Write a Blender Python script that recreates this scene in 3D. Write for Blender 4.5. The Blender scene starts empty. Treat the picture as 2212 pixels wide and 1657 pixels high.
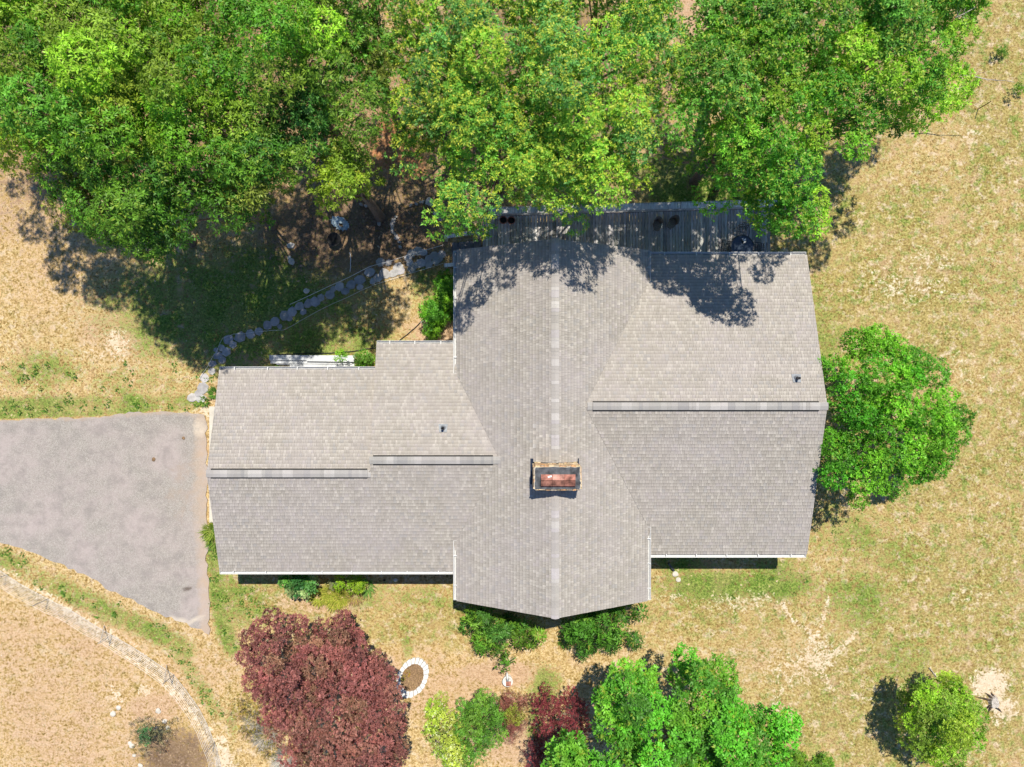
import bpy, bmesh, math, random
import numpy as np
from mathutils import Vector, Matrix

random.seed(7); rng = np.random.default_rng(7)
sc = bpy.context.scene
COL = sc.collection

# ------------------------------------------------------------------ camera, sky, sun, exposure
CZ = 34.0                      # drone height above the lawn
cam = bpy.data.cameras.new('camera'); cam_o = bpy.data.objects.new('camera', cam); COL.objects.link(cam_o)
cam_o.location = (0, 0, CZ); cam_o.rotation_euler = (0, 0, 0)
cam.sensor_width = 36; cam.lens = 36*2131/3072; cam.clip_start = 0.5; cam.clip_end = 3000
sc.camera = cam_o
SUN = Vector((0.09, 0.44, 1.0)).normalized()
w = bpy.data.worlds.new('World'); sc.world = w; w.use_nodes = True
nt = w.node_tree; bg = nt.nodes['Background']
sky = nt.nodes.new('ShaderNodeTexSky'); sky.sky_type = 'NISHITA'; sky.sun_disc = False
sky.sun_elevation = math.asin(SUN.z); sky.sun_rotation = math.atan2(SUN.x, SUN.y)
nt.links.new(sky.outputs[0], bg.inputs[0]); sky.ozone_density = 8.0; sky.air_density = 1.0; sky.dust_density = 0.0; sky.altitude = 1500; bg.inputs[1].default_value = 0.11
sl = bpy.data.lights.new('sun', 'SUN'); sl.energy = 5.0; sl.angle = math.radians(0.53); sl.color = (1.0, 0.935, 0.81)
so = bpy.data.objects.new('sun', sl); COL.objects.link(so)
so.rotation_euler = SUN.to_track_quat('Z', 'Y').to_euler(); so.location = (0, 0, 60)
sc.view_settings.view_transform = 'Standard'; sc.view_settings.look = 'None'
sc.view_settings.gamma = 1.0; sc.view_settings.use_curve_mapping = False
sc.view_settings.exposure = 0.20

# ------------------------------------------------------------------ helpers
FD = 2131/1.38879
def P(px, py, z=0.0):
    """point of the world at height z for a position in the 2212-wide survey of the photograph"""
    k = (CZ-z)/FD
    return Vector(((px-1106)*k, -(py-828.5)*k, z))
def F(px, py, z=0.0):
    return P(px/1.38879, py/1.38879, z)

def tag(o, label=None, cat=None, group=None, kind=None):
    if label: o['label'] = label
    if cat: o['category'] = cat
    if group: o['group'] = group
    if kind: o['kind'] = kind
    return o
def link(o, parent=None):
    COL.objects.link(o)
    if parent is not None: o.parent = parent
    return o
def empty(name, loc, label, cat, group=None, rz=0):
    o = bpy.data.objects.new(name, None); COL.objects.link(o); o.location = loc; o.rotation_euler = (0, 0, rz)
    o.empty_display_size = .3
    return tag(o, label, cat, group)
def copy_tree(o, parent=None):
    c = o.copy(); COL.objects.link(c)
    if parent is not None: c.parent = parent
    for ch in list(o.children): copy_tree(ch, c)
    return c

class MB:
    """collects simple shapes; build() links them as one mesh object"""
    def __init__(s): s.v = []; s.f = []; s.c = []; s.cur = (1, 1, 1)
    def add(s, vs, fs):
        n = len(s.v); s.v += [tuple(v) for v in vs]; s.f += [tuple(i+n for i in f) for f in fs]; s.c += [s.cur]*len(vs)
        return s
    def box(s, cx, cy, cz, sx, sy, sz, rot=None, taper=1.0):
        pts = []
        for z, t in ((-.5, 1), (.5, taper)):
            for x, y in ((-.5, -.5), (.5, -.5), (.5, .5), (-.5, .5)):
                p = Vector((x*sx*t, y*sy*t, z*sz))
                if rot is not None: p = rot @ p
                pts.append((p.x+cx, p.y+cy, p.z+cz))
        return s.add(pts, [(3, 2, 1, 0), (4, 5, 6, 7), (0, 1, 5, 4), (1, 2, 6, 5), (2, 3, 7, 6), (3, 0, 4, 7)])
    def bar(s, a, b, wd, ht):
        a = Vector(a); b = Vector(b); d = (b-a); L = d.length; d.normalize()
        up = Vector((0, 0, 1))
        if abs(d.z) > .95: up = Vector((1, 0, 0))
        sd = d.cross(up).normalized(); up = sd.cross(d).normalized()
        R = Matrix((d, sd, up)).transposed()
        m = (a+b)/2
        return s.box(m.x, m.y, m.z, L, wd, ht, R)
    def tube(s, pts, r, n=6, cap=True):
        pts = [Vector(p) for p in pts]; rs = r if isinstance(r, (list, tuple)) else [r]*len(pts)
        vs = []
        ref = None
        for i, p in enumerate(pts):
            d = (pts[min(i+1, len(pts)-1)]-pts[max(i-1, 0)]).normalized()
            if ref is None: ref = d.orthogonal().normalized()
            a = (ref - d*ref.dot(d))
            a = a.normalized() if a.length > 1e-6 else d.orthogonal().normalized()
            ref = a
            b = d.cross(a)
            for k in range(n):
                t = 2*math.pi*k/n
                vs.append(p+(a*math.cos(t)+b*math.sin(t))*rs[i])
        fs = []
        for i in range(len(pts)-1):
            for k in range(n):
                k2 = (k+1) % n
                fs.append((i*n+k, i*n+k2, (i+1)*n+k2, (i+1)*n+k))
        if cap:
            fs.append(tuple(reversed(range(n)))); fs.append(tuple(range((len(pts)-1)*n, len(pts)*n)))
        return s.add(vs, fs)
    def prism(s, poly, z0, z1):
        n = len(poly)
        z0f = z0 if callable(z0) else (lambda x, y: z0); z1f = z1 if callable(z1) else (lambda x, y: z1)
        vs = [(x, y, z0f(x, y)) for x, y in poly]+[(x, y, z1f(x, y)) for x, y in poly]
        ar = sum(poly[i][0]*poly[(i+1) % n][1]-poly[(i+1) % n][0]*poly[i][1] for i in range(n))
        top = tuple(range(n, 2*n)); bot = tuple(reversed(range(n)))
        sd = [(i, (i+1) % n, n+(i+1) % n, n+i) for i in range(n)]
        if ar < 0: top = tuple(reversed(top)); bot = tuple(reversed(bot)); sd = [tuple(reversed(f)) for f in sd]
        return s.add(vs, [bot, top]+sd)
    def lathe(s, prof, cx=0, cy=0, n=16):
        vs = []
        for r, z in prof:
            for k in range(n):
                t = 2*math.pi*k/n; vs.append((cx+r*math.cos(t), cy+r*math.sin(t), z))
        fs = []
        for i in range(len(prof)-1):
            for k in range(n):
                k2 = (k+1) % n; fs.append((i*n+k, i*n+k2, (i+1)*n+k2, (i+1)*n+k))
        return s.add(vs, fs)
    def mesh(s, name, mat, smooth=False):
        m = bpy.data.meshes.new(name); m.from_pydata(s.v, [], s.f)
        if mat: m.materials.append(mat)
        a = m.attributes.new('tint', 'FLOAT_COLOR', 'POINT')
        arr = np.ones((len(s.v), 4), dtype=np.float32)
        if len(s.v): arr[:, :3] = np.array(s.c, dtype=np.float32)
        a.data.foreach_set('color', arr.ravel())
        if smooth: m.polygons.foreach_set('use_smooth', [True]*len(m.polygons))
        m.update(); return m
    def build(s, name, mat, parent=None, smooth=False, origin=None):
        if origin is not None:
            ox, oy, oz = origin; s.v = [(x-ox, y-oy, z-oz) for x, y, z in s.v]
        o = bpy.data.objects.new(name, s.mesh(name, mat, smooth)); link(o, parent)
        if origin is not None: o.location = origin
        return o

# value noise for numpy
_perm = rng.random((256, 256))
def vnoise(x, y, s):
    x = np.asarray(x)*s+1000.3; y = np.asarray(y)*s+1000.7
    xi = np.floor(x).astype(int); yi = np.floor(y).astype(int); fx = x-xi; fy = y-yi
    fx = fx*fx*(3-2*fx); fy = fy*fy*(3-2*fy)
    g = lambda a, b: _perm[a & 255, b & 255]
    return (g(xi, yi)*(1-fx)+g(xi+1, yi)*fx)*(1-fy)+(g(xi, yi+1)*(1-fx)+g(xi+1, yi+1)*fx)*fy
def fbm(x, y, s, o=3):
    t = 0; a = 1; n = 0
    for i in range(o):
        t = t+a*vnoise(x, y, s*2**i); n += a; a *= .55
    return t/n

# ------------------------------------------------------------------ materials
class NT:
    def __init__(s, name):
        s.m = bpy.data.materials.new(name); s.m.use_nodes = True; s.t = s.m.node_tree
        s.b = s.t.nodes['Principled BSDF']; s.out = s.t.nodes['Material Output']
        s.geo = s.t.nodes.new('ShaderNodeNewGeometry'); s.pos = s.geo.outputs['Position']
    def n(s, typ, **kw):
        q = s.t.nodes.new(typ)
        for k, v in kw.items(): setattr(q, k, v)
        return q
    def set(s, sock, v):
        if isinstance(v, bpy.types.NodeSocket): s.t.links.new(v, sock)
        elif isinstance(v, tuple) and len(v) == 3 and sock.type == 'RGBA': sock.default_value = (*v, 1)
        else: sock.default_value = v
    def noise(s, scale, detail=3, rough=.55, vec=None, dist=0):
        q = s.n('ShaderNodeTexNoise'); s.set(q.inputs['Vector'], vec or s.pos)
        q.inputs['Scale'].default_value = scale; q.inputs['Detail'].default_value = detail
        q.inputs['Roughness'].default_value = rough; q.inputs['Distortion'].default_value = dist
        return q.outputs['Fac']
    def map(s, v, a, b, c=0., d=1., smooth=False):
        q = s.n('ShaderNodeMapRange'); q.clamp = True
        if smooth: q.interpolation_type = 'SMOOTHSTEP'
        s.set(q.inputs[0], v); s.set(q.inputs[1], a); s.set(q.inputs[2], b); s.set(q.inputs[3], c); s.set(q.inputs[4], d)
        return q.outputs[0]
    def math(s, op, a, b=0.):
        q = s.n('ShaderNodeMath', operation=op); s.set(q.inputs[0], a); s.set(q.inputs[1], b); return q.outputs[0]
    def mix(s, f, a, b, mode='MIX'):
        q = s.n('ShaderNodeMix', data_type='RGBA', blend_type=mode)
        s.set(q.inputs[0], f); s.set(q.inputs[6], a); s.set(q.inputs[7], b); return q.outputs[2]
    def ramp(s, v, stops):
        q = s.n('ShaderNodeValToRGB'); e = q.color_ramp.elements
        while len(e) < len(stops): e.new(.5)
        for i, (p, c) in enumerate(stops): e[i].position = p; e[i].color = (*c, 1)
        s.set(q.inputs[0], v); return q.outputs[0]
    def attr(s, name):
        q = s.n('ShaderNodeAttribute'); q.attribute_name = name; return q
    def bump(s, h, strength=.5, dist=.02):
        q = s.n('ShaderNodeBump'); q.inputs['Strength'].default_value = strength; q.inputs['Distance'].default_value = dist
        s.set(q.inputs['Height'], h); s.t.links.new(q.outputs[0], s.b.inputs['Normal']); return q
    def sep(s, v):
        q = s.n('ShaderNodeSeparateColor'); s.set(q.inputs[0], v); return q.outputs
    def fin(s, col, rough=.8, spec=.3, metal=0.):
        s.set(s.b.inputs['Base Color'], col); s.set(s.b.inputs['Roughness'], rough)
        s.b.inputs['Specular IOR Level'].default_value = spec; s.b.inputs['Metallic'].default_value = metal
        return s.m

def m_simple(name, col, rough=.7, spec=.3, metal=0., var=.25, scale=6., tint=True, bump=0):
    q = NT(name)
    n = q.noise(scale, 4)
    c = q.mix(q.map(n, .3, .7), tuple(x*(1-var) for x in col), tuple(min(1, x*(1+var)) for x in col))
    if tint: c = q.mix(1., c, q.attr('tint').outputs['Color'], 'MULTIPLY')
    if bump: q.bump(q.noise(scale*6, 3), bump, .01)
    return q.fin(c, rough, spec, metal)

def m_leaf(name, trans=.24, rough=.5):
    q = NT(name)
    a = q.attr('tint').outputs['Color']
    q.fin(a, rough, .35)
    tr = q.n('ShaderNodeBsdfTranslucent'); q.set(tr.inputs[0], q.mix(1., a, (1.15, 1.25, .5), 'MULTIPLY'))
    mx = q.n('ShaderNodeMixShader'); mx.inputs[0].default_value = trans
    q.t.links.new(q.b.outputs[0], mx.inputs[1]); q.t.links.new(tr.outputs[0], mx.inputs[2])
    q.t.links.new(mx.outputs[0], q.out.inputs[0])
    return q.m

def m_ground():
    q = NT('lawn_and_soil')
    fine = q.noise(9.5, 5, .7); med = q.noise(4.2, 4, .6, dist=.4); lrg = q.noise(.55, 4, .6); vf = q.noise(46, 2, .6)
    mix1 = q.math('ADD', q.math('MULTIPLY', fine, .55), q.math('ADD', q.math('MULTIPLY', med, .3), q.math('MULTIPLY', vf, .25)))
    straw = q.ramp(q.map(mix1, .45, .63), [(0, (.15, .095, .028)), (.3, (.34, .225, .08)), (.6, (.52, .365, .16)), (1, (.76, .60, .35))])
    m1 = q.sep(q.attr('mask').outputs['Color']); m2 = q.sep(q.attr('mask2').outputs['Color'])
    olive = q.ramp(q.map(mix1, .45, .63), [(0, (.085, .075, .014)), (.45, (.235, .20, .05)), (1, (.50, .42, .15))])
    soil = q.ramp(q.map(mix1, .38, .72), [(0, (.25, .145, .075)), (.5, (.50, .335, .21)), (1, (.74, .57, .41))])
    pale = q.ramp(q.map(mix1, .38, .70), [(0, (.38, .28, .17)), (.4, (.60, .475, .33)), (1, (.80, .70, .55))])
    green = q.ramp(q.map(mix1, .45, .63), [(0, (.03, .07, .012)), (.5, (.115, .21, .03)), (1, (.32, .38, .09))])
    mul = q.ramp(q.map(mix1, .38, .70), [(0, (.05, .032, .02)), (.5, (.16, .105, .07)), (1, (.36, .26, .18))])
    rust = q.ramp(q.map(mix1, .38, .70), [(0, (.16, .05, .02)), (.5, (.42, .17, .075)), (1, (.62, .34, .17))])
    wob = q.math('ADD', q.math('MULTIPLY', q.math('SUBTRACT', fine, .5), 1.5), q.math('MULTIPLY', q.math('SUBTRACT', med, .5), 1.7))
    def k(v, lo=.38, hi=.62): return q.map(q.math('ADD', v, wob), lo, hi)
    c = straw
    c = q.mix(q.math('MULTIPLY', k(q.math('ADD', m2[1], 0.), .3, .8), .85), c, olive)
    c = q.mix(q.map(q.noise(1.3, 6, .7), .52, .64, 0, .55), c, olive)
    c = q.mix(q.map(q.noise(2.3, 7, .75, dist=.1), .52, .62, 0, .8), c, pale)
    c = q.mix(q.map(q.noise(.8, 6, .7), .54, .66, 0, .6), c, soil)
    gg = q.math('MULTIPLY', q.map(q.noise(2.1, 6, .72, dist=.3), .50, .60), q.map(m2[1], .25, .6))
    c = q.mix(q.math('MULTIPLY', gg, .75), c, green)
    c = q.mix(k(m1[1], .3, .7), c, soil)
    c = q.mix(k(m1[0], .3, .72), c, green)
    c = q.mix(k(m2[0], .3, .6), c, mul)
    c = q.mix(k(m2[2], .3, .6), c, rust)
    c = q.mix(k(m1[2], .32, .6), c, pale)
    c = q.mix(q.map(lrg, .42, .7, 0, .3), c, (.58, .40, .21))
    
    q.bump(q.math('ADD', fine, q.math('MULTIPLY', med, 1.2)), .9, .045)
    return q.fin(c, .95, .1)

def m_asphalt():
    q = NT('worn_asphalt')
    g = q.noise(75, 2, .7); g2 = q.noise(26, 3); l = q.noise(.35, 7, .7, dist=.2); l2 = q.noise(1.6, 7, .7, dist=.2)
    c = q.ramp(q.map(q.math('ADD', q.math('MULTIPLY', g, .55), q.math('MULTIPLY', g2, .45)), .36, .66), [(0, (.19, .17, .15)), (.5, (.335, .308, .28)), (1, (.52, .485, .45))])
    c = q.mix(q.map(l, .42, .62, 0, .7), c, (.42, .355, .345))
    c = q.mix(q.map(l2, .46, .66, 0, .55), c, (.22, .20, .19))
    c = q.mix(q.map(q.noise(7., 4, .7), .56, .72, 0, .35), c, (.52, .48, .44))
    c = q.mix(q.map(q.noise(38., 1), .74, .78, 0, .8), c, (.72, .70, .68))
    d = q.sep(q.attr('mask').outputs['Color'])
    c = q.mix(q.map(q.math('ADD', d[0], q.math('SUBTRACT', l2, .5)), .3, .8, 0, .8), c, (.50, .375, .275))
    c = q.mix(q.map(q.math('ADD', d[1], q.math('SUBTRACT', l2, .5)), .35, .75, 0, .9), c, (.62, .54, .44))
    c = q.mix(q.map(q.math('ADD', d[2], q.math('MULTIPLY', q.math('SUBTRACT', g2, .5), .8)), .4, .7, 0, .8), c, (.10, .075, .06))
    q.bump(g, .35, .01)
    return q.fin(c, .9, .2)

def m_wood():
    q = NT('weathered_deck_wood')
    mp = q.n('ShaderNodeMapping'); q.set(mp.inputs['Vector'], q.pos); mp.inputs['Scale'].default_value = (16, 1.2, 4)
    g = q.noise(2.2, 4, .6, vec=mp.outputs[0]); l = q.noise(1.4, 3)
    c = q.ramp(q.map(g, .32, .7), [(0, (.25, .235, .22)), (.5, (.54, .525, .50)), (1, (.76, .75, .73))])
    c = q.mix(q.map(l, .4, .7, 0, .4), c, (.44, .42, .39))
    c = q.mix(1., c, q.attr('tint').outputs['Color'], 'MULTIPLY')
    q.bump(g, .4, .01)
    return q.fin(c, .85, .15)

def m_shingle():
    q = NT('asphalt_shingle')
    g = q.noise(60, 3, .7); l = q.noise(.5, 4); st = q.noise(1.7, 4, .6)
    c = q.mix(q.map(g, .3, .7), (.74, .74, .74), (1.2, 1.2, 1.2))
    c = q.mix(1., c, q.attr('tint').outputs['Color'], 'MULTIPLY')
    c = q.mix(q.map(l, .40, .65, 0, .32), c, (.40, .36, .37))
    c = q.mix(q.map(st, .52, .75, 0, .4), c, (.27, .25, .225))
    return q.fin(c, .92, .12)

def m_bark(name, col):
    q = NT(name); g = q.noise(12, 4, .6, dist=1.)
    c = q.ramp(q.map(g, .3, .7), [(0, tuple(x*.45 for x in col)), (1, tuple(min(1, x*1.4) for x in col))])
    q.bump(g, .6, .02); return q.fin(c, .9, .15)

M = dict(
    ground=m_ground(), asphalt=m_asphalt(), wood=m_wood(), shingle=m_shingle(),
    leaf=m_leaf('leaf'), redleaf=m_leaf('red_leaf', .22, .6), blade=m_leaf('grass_blade', .2, .8),
    bark=m_bark('bark', (.20, .155, .12)), pale_bark=m_bark('pale_bark', (.50, .45, .40)), dark_bark=m_bark('dark_bark', (.10, .07, .05)),
    white=m_simple('white_paint', (.72, .72, .71), .45, .4, var=.06),
    gutter_in=m_simple('gutter_inside', (.30, .29, .28), .7, .3, var=.35, scale=9),
    board=m_simple('weathered_white_board', (.60, .62, .64), .6, .3, var=.2, scale=3),
    siding=m_simple('painted_siding', (.50, .47, .42), .7, .3, var=.08),
    dark=m_simple('dark_metal', (.035, .035, .04), .45, .5, var=.3), black=m_simple('black_rubber', (.02, .02, .02), .6, .3, var=.3),
    lead=m_simple('grey_flashing', (.20, .22, .25), .5, .5, var=.25, scale=12), blued=m_simple('dark_blue_flashing', (.02, .03, .055), .6, .3),
    glass=m_simple('window_glass', (.03, .04, .05), .08, .6, var=.1), stone=m_simple('stone', (.46, .42, .37), .85, .2, var=.3, scale=9, bump=.5),
    flag=m_simple('flagstone', (.40, .39, .38), .8, .2, var=.22, scale=5, bump=.4),
    chim=m_simple('chimney_stone', (.50, .41, .29), .85, .2, var=.4, scale=11, bump=.7), mortar=m_simple('mortar', (.16, .13, .11), .95, .1),
    crown=m_simple('sooty_concrete', (.085, .09, .10), .85, .2, var=.6, scale=5, bump=.6), terra=m_simple('terracotta', (.36, .165, .125), .8, .2, var=.6, scale=5, bump=.3),
    concrete=m_simple('concrete', (.56, .52, .45), .85, .2, var=.15, scale=3), wicker=m_simple('brown_wicker', (.24, .20, .165), .8, .2, var=.4, scale=30),
    wire=m_simple('galvanised_wire', (.86, .84, .80), .5, .4, var=.15), soil=m_simple('mulch', (.26, .17, .10), .95, .1, var=.5, scale=14, bump=.8),
    tarp=m_simple('pale_sheet', (.36, .46, .52), .6, .3, var=.2), glassy=m_simple('table_glass', (.035, .05, .075), .12, .6, var=.1),
    rust=m_simple('rusty_steel', (.10, .03, .02), .8, .2), sand=m_simple('pale_rock', (.58, .54, .48), .85, .2, var=.15, scale=6),
)

# ------------------------------------------------------------------ ground
def blob(X, Y, px, py, rx, ry, s=1., ang=0.):
    c = P(px, py); k = CZ/FD
    a = math.radians(ang); dx = X-c.x; dy = Y-c.y
    u = (dx*math.cos(a)-dy*math.sin(a))/(rx*k); v = (dx*math.sin(a)+dy*math.cos(a))/(ry*k)
    r = np.sqrt(u*u+v*v)
    return s*np.clip(1.6-r, 0, 1)
def seg(X, Y, pts, wd, s=1.):
    out = np.zeros_like(X); k = CZ/FD; wd *= k
    for (a, b) in zip(pts[:-1], pts[1:]):
        A = P(*a); B = P(*b); ux, uy = B.x-A.x, B.y-A.y; L2 = ux*ux+uy*uy+1e-9
        t = np.clip(((X-A.x)*ux+(Y-A.y)*uy)/L2, 0, 1)
        d = np.hypot(X-A.x-t*ux, Y-A.y-t*uy)
        out = np.maximum(out, s*np.clip(1.5-d/wd, 0, 1))
    return out
def mx(*a):
    r = a[0]
    for b in a[1:]: r = np.maximum(r, b)
    return r
def masks(X, Y):
    X = np.asarray(X, float); Y = np.asarray(Y, float)
    n1 = fbm(X, Y, .9); n2 = fbm(X+50, Y+9, 2.6); n3 = fbm(X-30, Y+70, .35)
    B = lambda *a, **k: blob(X, Y, *a, **k)
    S = lambda *a, **k: seg(X, Y, *a, **k)
    green = mx(S([(462, 1150), (468, 1240), (478, 1330), (500, 1400)], 22, .62), B(520, 1300, 55, 60, .5), B(860, 1290, 150, 30, .42),
               S([(0, 880), (180, 872), (330, 872), (420, 868)], 22, .62), S([(0, 898), (200, 893), (330, 884)], 8, .7),
               S([(0, 1205), (120, 1262), (240, 1325), (330, 1365), (400, 1400)], 26, .52), S([(380, 1400), (470, 1540)], 18, .4),
               B(90, 800, 110, 45, .42), B(300, 830, 120, 40, .4), B(520, 660, 260, 130, .75), B(650, 740, 200, 50, .7), B(430, 520, 160, 80, .35),
               B(1580, 1265, 150, 34, .75), B(1470, 1215, 60, 30, .6), B(1680, 1250, 90, 40, .5), B(1850, 1300, 80, 60, .5), B(1760, 1400, 60, 30, .3),
               B(1780, 720, 40, 80, .52), B(1830, 1150, 80, 50, .5), B(1950, 1200, 90, 40, .35), B(1500, 400, 120, 70, .8), B(1400, 300, 50, 60, .3),
               B(1180, 1480, 30, 40, .6), B(1155, 1530, 20, 60, .55), B(1160, 1580, 25, 30, .6), B(880, 1400, 12, 30, .55), B(560, 1500, 40, 60, .25),
               B(1950, 1430, 70, 50, .35), B(2150, 600, 60, 90, .25), B(780, 430, 200, 130, .25), B(930, 620, 40, 60, .6), B(500, 1560, 14, 40, .45))
    green = green*(1.0+.9*(n1-.4)+.8*(n2-.5))
    soil = mx(B(60, 420, 160, 120, .45), B(110, 600, 110, 120, .35), B(130, 1450, 260, 160, .5), B(200, 1570, 250, 120, .5), B(430, 1450, 120, 60, .4), B(330, 1530, 60, 40, .8),
              B(1080, 1455, 80, 26, .95), B(960, 1500, 120, 60, .55), B(1120, 1610, 70, 45, .8), B(800, 1600, 60, 70, .3), B(940, 715, 60, 34, 1.0), B(260, 720, 110, 60, .5),
              B(300, 840, 80, 40, .3), B(1700, 1420, 130, 60, .35), B(530, 775, 50, 18, .9), B(700, 1300, 90, 22, .7), B(1500, 20, 40, 60, .8), B(900, 1430, 80, 40, .4),
              B(1350, 1500, 120, 60, .3), B(420, 1350, 60, 30, .3), B(1330, 430, 90, 40, .3), B(540, 1460, 100, 40, .3))
    soil = soil*(1.05+.9*(n1-.5))
    pale = mx(B(2140, 1480, 34, 32, 1.2), B(2165, 1530, 30, 30, .9), B(1765, 1420, 36, 46, .62), B(1720, 1450, 60, 40, .42), B(255, 745, 26, 30, .75), B(220, 770, 40, 14, .4),
              B(440, 890, 22, 14, .8), S([(1690, 1300), (1710, 1340), (1745, 1360), (1760, 1390)], 5, .75), S([(1850, 1365), (1820, 1400), (1790, 1420), (1760, 1440)], 6, .75),
              S([(1790, 1290), (1780, 1330), (1765, 1370)], 5, .6), S([(1760, 1440), (1790, 1470), (1800, 1500)], 5, .5), B(1655, 1290, 16, 10, .7), S([(1840, 1500), (1880, 1510)], 5, .6),
              S([(2010, 1443), (2040, 1480)], 2.0, .9), S([(1965, 1483), (1990, 1477)], 2.5, .7), B(1600, 1300, 70, 20, .45), B(2090, 1290, 60, 20, .3), B(1450, 1290, 20, 10, .5),
              S([(475, 1600), (488, 1660), (500, 1720)], 17, .95), B(1960, 620, 80, 30, .4), B(2010, 560, 60, 25, .4), B(1900, 580, 50, 60, .25), B(2080, 800, 60, 40, .3),
              B(1830, 1040, 30, 60, .2), B(2060, 200, 16, 12, .6), B(2090, 290, 40, 20, .4), S([(1680, 1500), (1670, 1600), (1690, 1680)], 12, .45),
              S([(0, 1237), (120, 1305), (240, 1378), (340, 1450), (410, 1520), (450, 1590)], 15, .58), B(310, 1490, 16, 12, .7), B(250, 1500, 16, 20, .5))
    pale = pale*(.66+.9*(n2-.45))
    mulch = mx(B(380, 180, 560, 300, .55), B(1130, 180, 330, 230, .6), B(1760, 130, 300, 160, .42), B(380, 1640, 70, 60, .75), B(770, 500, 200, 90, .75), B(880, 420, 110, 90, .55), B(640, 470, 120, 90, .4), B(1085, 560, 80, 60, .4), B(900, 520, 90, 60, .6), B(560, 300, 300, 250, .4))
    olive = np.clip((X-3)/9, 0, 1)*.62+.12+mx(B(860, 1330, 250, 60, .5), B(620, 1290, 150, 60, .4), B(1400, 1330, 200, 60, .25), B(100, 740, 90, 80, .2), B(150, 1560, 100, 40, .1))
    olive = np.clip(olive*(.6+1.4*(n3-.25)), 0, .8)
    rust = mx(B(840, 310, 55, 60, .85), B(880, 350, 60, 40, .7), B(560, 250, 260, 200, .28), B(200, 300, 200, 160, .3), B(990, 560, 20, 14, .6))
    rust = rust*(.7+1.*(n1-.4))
    cl = lambda a: np.clip(a, 0, 1)
    return cl(green), cl(soil), cl(pale), cl(mulch), cl(olive), cl(rust)
def gz(X, Y):
    return (fbm(X, Y, .8, 2)-.5)*.05
xs = np.concatenate([[-900, -400, -180, -90, -50, -34, -28], np.arange(-25.6, 25.61, .125), [28, 34, 50, 90, 180, 400, 900]])
ys = np.concatenate([[-900, -400, -180, -90, -50, -30, -22], np.arange(-19.4, 19.41, .125), [22, 30, 50, 90, 180, 400, 900]])
GX, GY = np.meshgrid(xs, ys); nx, ny = len(xs), len(ys)
inside = (np.abs(GX) < 25.7) & (np.abs(GY) < 19.5)
GZ = np.where(inside, gz(GX, GY), 0)
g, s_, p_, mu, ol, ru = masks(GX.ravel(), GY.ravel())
me = bpy.data.meshes.new('ground')
idx = np.arange(nx*ny).reshape(ny, nx)
fc = np.stack([idx[:-1, :-1], idx[:-1, 1:], idx[1:, 1:], idx[1:, :-1]], -1).reshape(-1, 4)
def np_mesh(me, V, Fq, smooth=False):
    me.vertices.add(len(V)); me.vertices.foreach_set('co', V.astype(np.float32).ravel())
    n, k = Fq.shape
    me.loops.add(n*k); me.loops.foreach_set('vertex_index', Fq.astype(np.int32).ravel())
    me.polygons.add(n); me.polygons.foreach_set('loop_start', np.arange(0, n*k, k, dtype=np.int32))
    me.polygons.foreach_set('loop_total', np.full(n, k, dtype=np.int32))
    me.update(calc_edges=True)
    if smooth: me.polygons.foreach_set('use_smooth', np.ones(n, dtype=bool))
def set_attr(me, name, rgb):
    a = me.attributes.new(name, 'FLOAT_COLOR', 'POINT')
    arr = np.ones((len(rgb), 4), np.float32); arr[:, :3] = rgb; a.data.foreach_set('color', arr.ravel())
np_mesh(me, np.stack([GX.ravel(), GY.ravel(), GZ.ravel()], -1), fc, True)
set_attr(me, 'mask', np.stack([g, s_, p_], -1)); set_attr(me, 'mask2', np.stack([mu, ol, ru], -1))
me.materials.append(M['ground']); go = link(bpy.data.objects.new('ground', me)); tag(go, 'dry straw coloured lawn with green and bare patches', kind='structure')

# driveway (a grid clipped to its outline)
def inpoly(x, y, poly):
    r = np.zeros(np.shape(x), bool); n = len(poly)
    for i in range(n):
        x1, y1 = poly[i]; x2, y2 = poly[(i+1) % n]
        c = ((y1 > y) != (y2 > y)) & (x < (x2-x1)*(y-y1)/((y2-y1)+1e-12)+x1); r ^= c
    return r
top = [(-700, 930), (-200, 912), (0, 908), (60, 906), (120, 904), (180, 900), (215, 902), (260, 894), (320, 890), (370, 889), (415, 892), (440, 896)]
right = [(447, 903), (448, 980), (447, 1060), (449, 1130), (449, 1200), (451, 1280), (453, 1369)]
bot = [(425, 1358), (380, 1338), (330, 1318), (290, 1296), (240, 1275), (190, 1243), (140, 1222), (90, 1199), (40, 1181), (0, 1170), (-200, 1120), (-700, 1090)]
drv = [tuple(P(*q)[:2]) for q in top+right+bot]
def dense(poly, step=.22, amp=.045):
    out = []
    for i in range(len(poly)):
        a = Vector(poly[i]); b = Vector(poly[(i+1) % len(poly)]); L = (b-a).length; n = max(1, int(L/step))
        nn = Vector((-(b-a).y, (b-a).x)).normalized()
        for j in range(n):
            q = a.lerp(b, j/n)+nn*(random.gauss(0, amp) if a.x > -26 else 0); out.append((q.x, q.y))
    return out
drd = dense(drv)
me = bpy.data.meshes.new('driveway'); bm = bmesh.new()
bf = bm.faces.new([bm.verts.new((x, y, .055)) for x, y in drd])
bmesh.ops.triangulate(bm, faces=[bf])
for axis, lo, hi in ((0, -25, -14, ), (1, -12.2, -1.0)):
    c = lo
    while c < hi:
        nrm = (1, 0, 0) if axis == 0 else (0, 1, 0); co = (c, 0, 0) if axis == 0 else (0, c, 0)
        bmesh.ops.bisect_plane(bm, geom=bm.verts[:]+bm.edges[:]+bm.faces[:], plane_co=co, plane_no=nrm); c += .3
be = [e for e in bm.edges if e.is_boundary]
r_ = bmesh.ops.extrude_edge_only(bm, edges=be)
for v in r_['geom']:
    if isinstance(v, bmesh.types.BMVert): v.co.z = -.04
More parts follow.
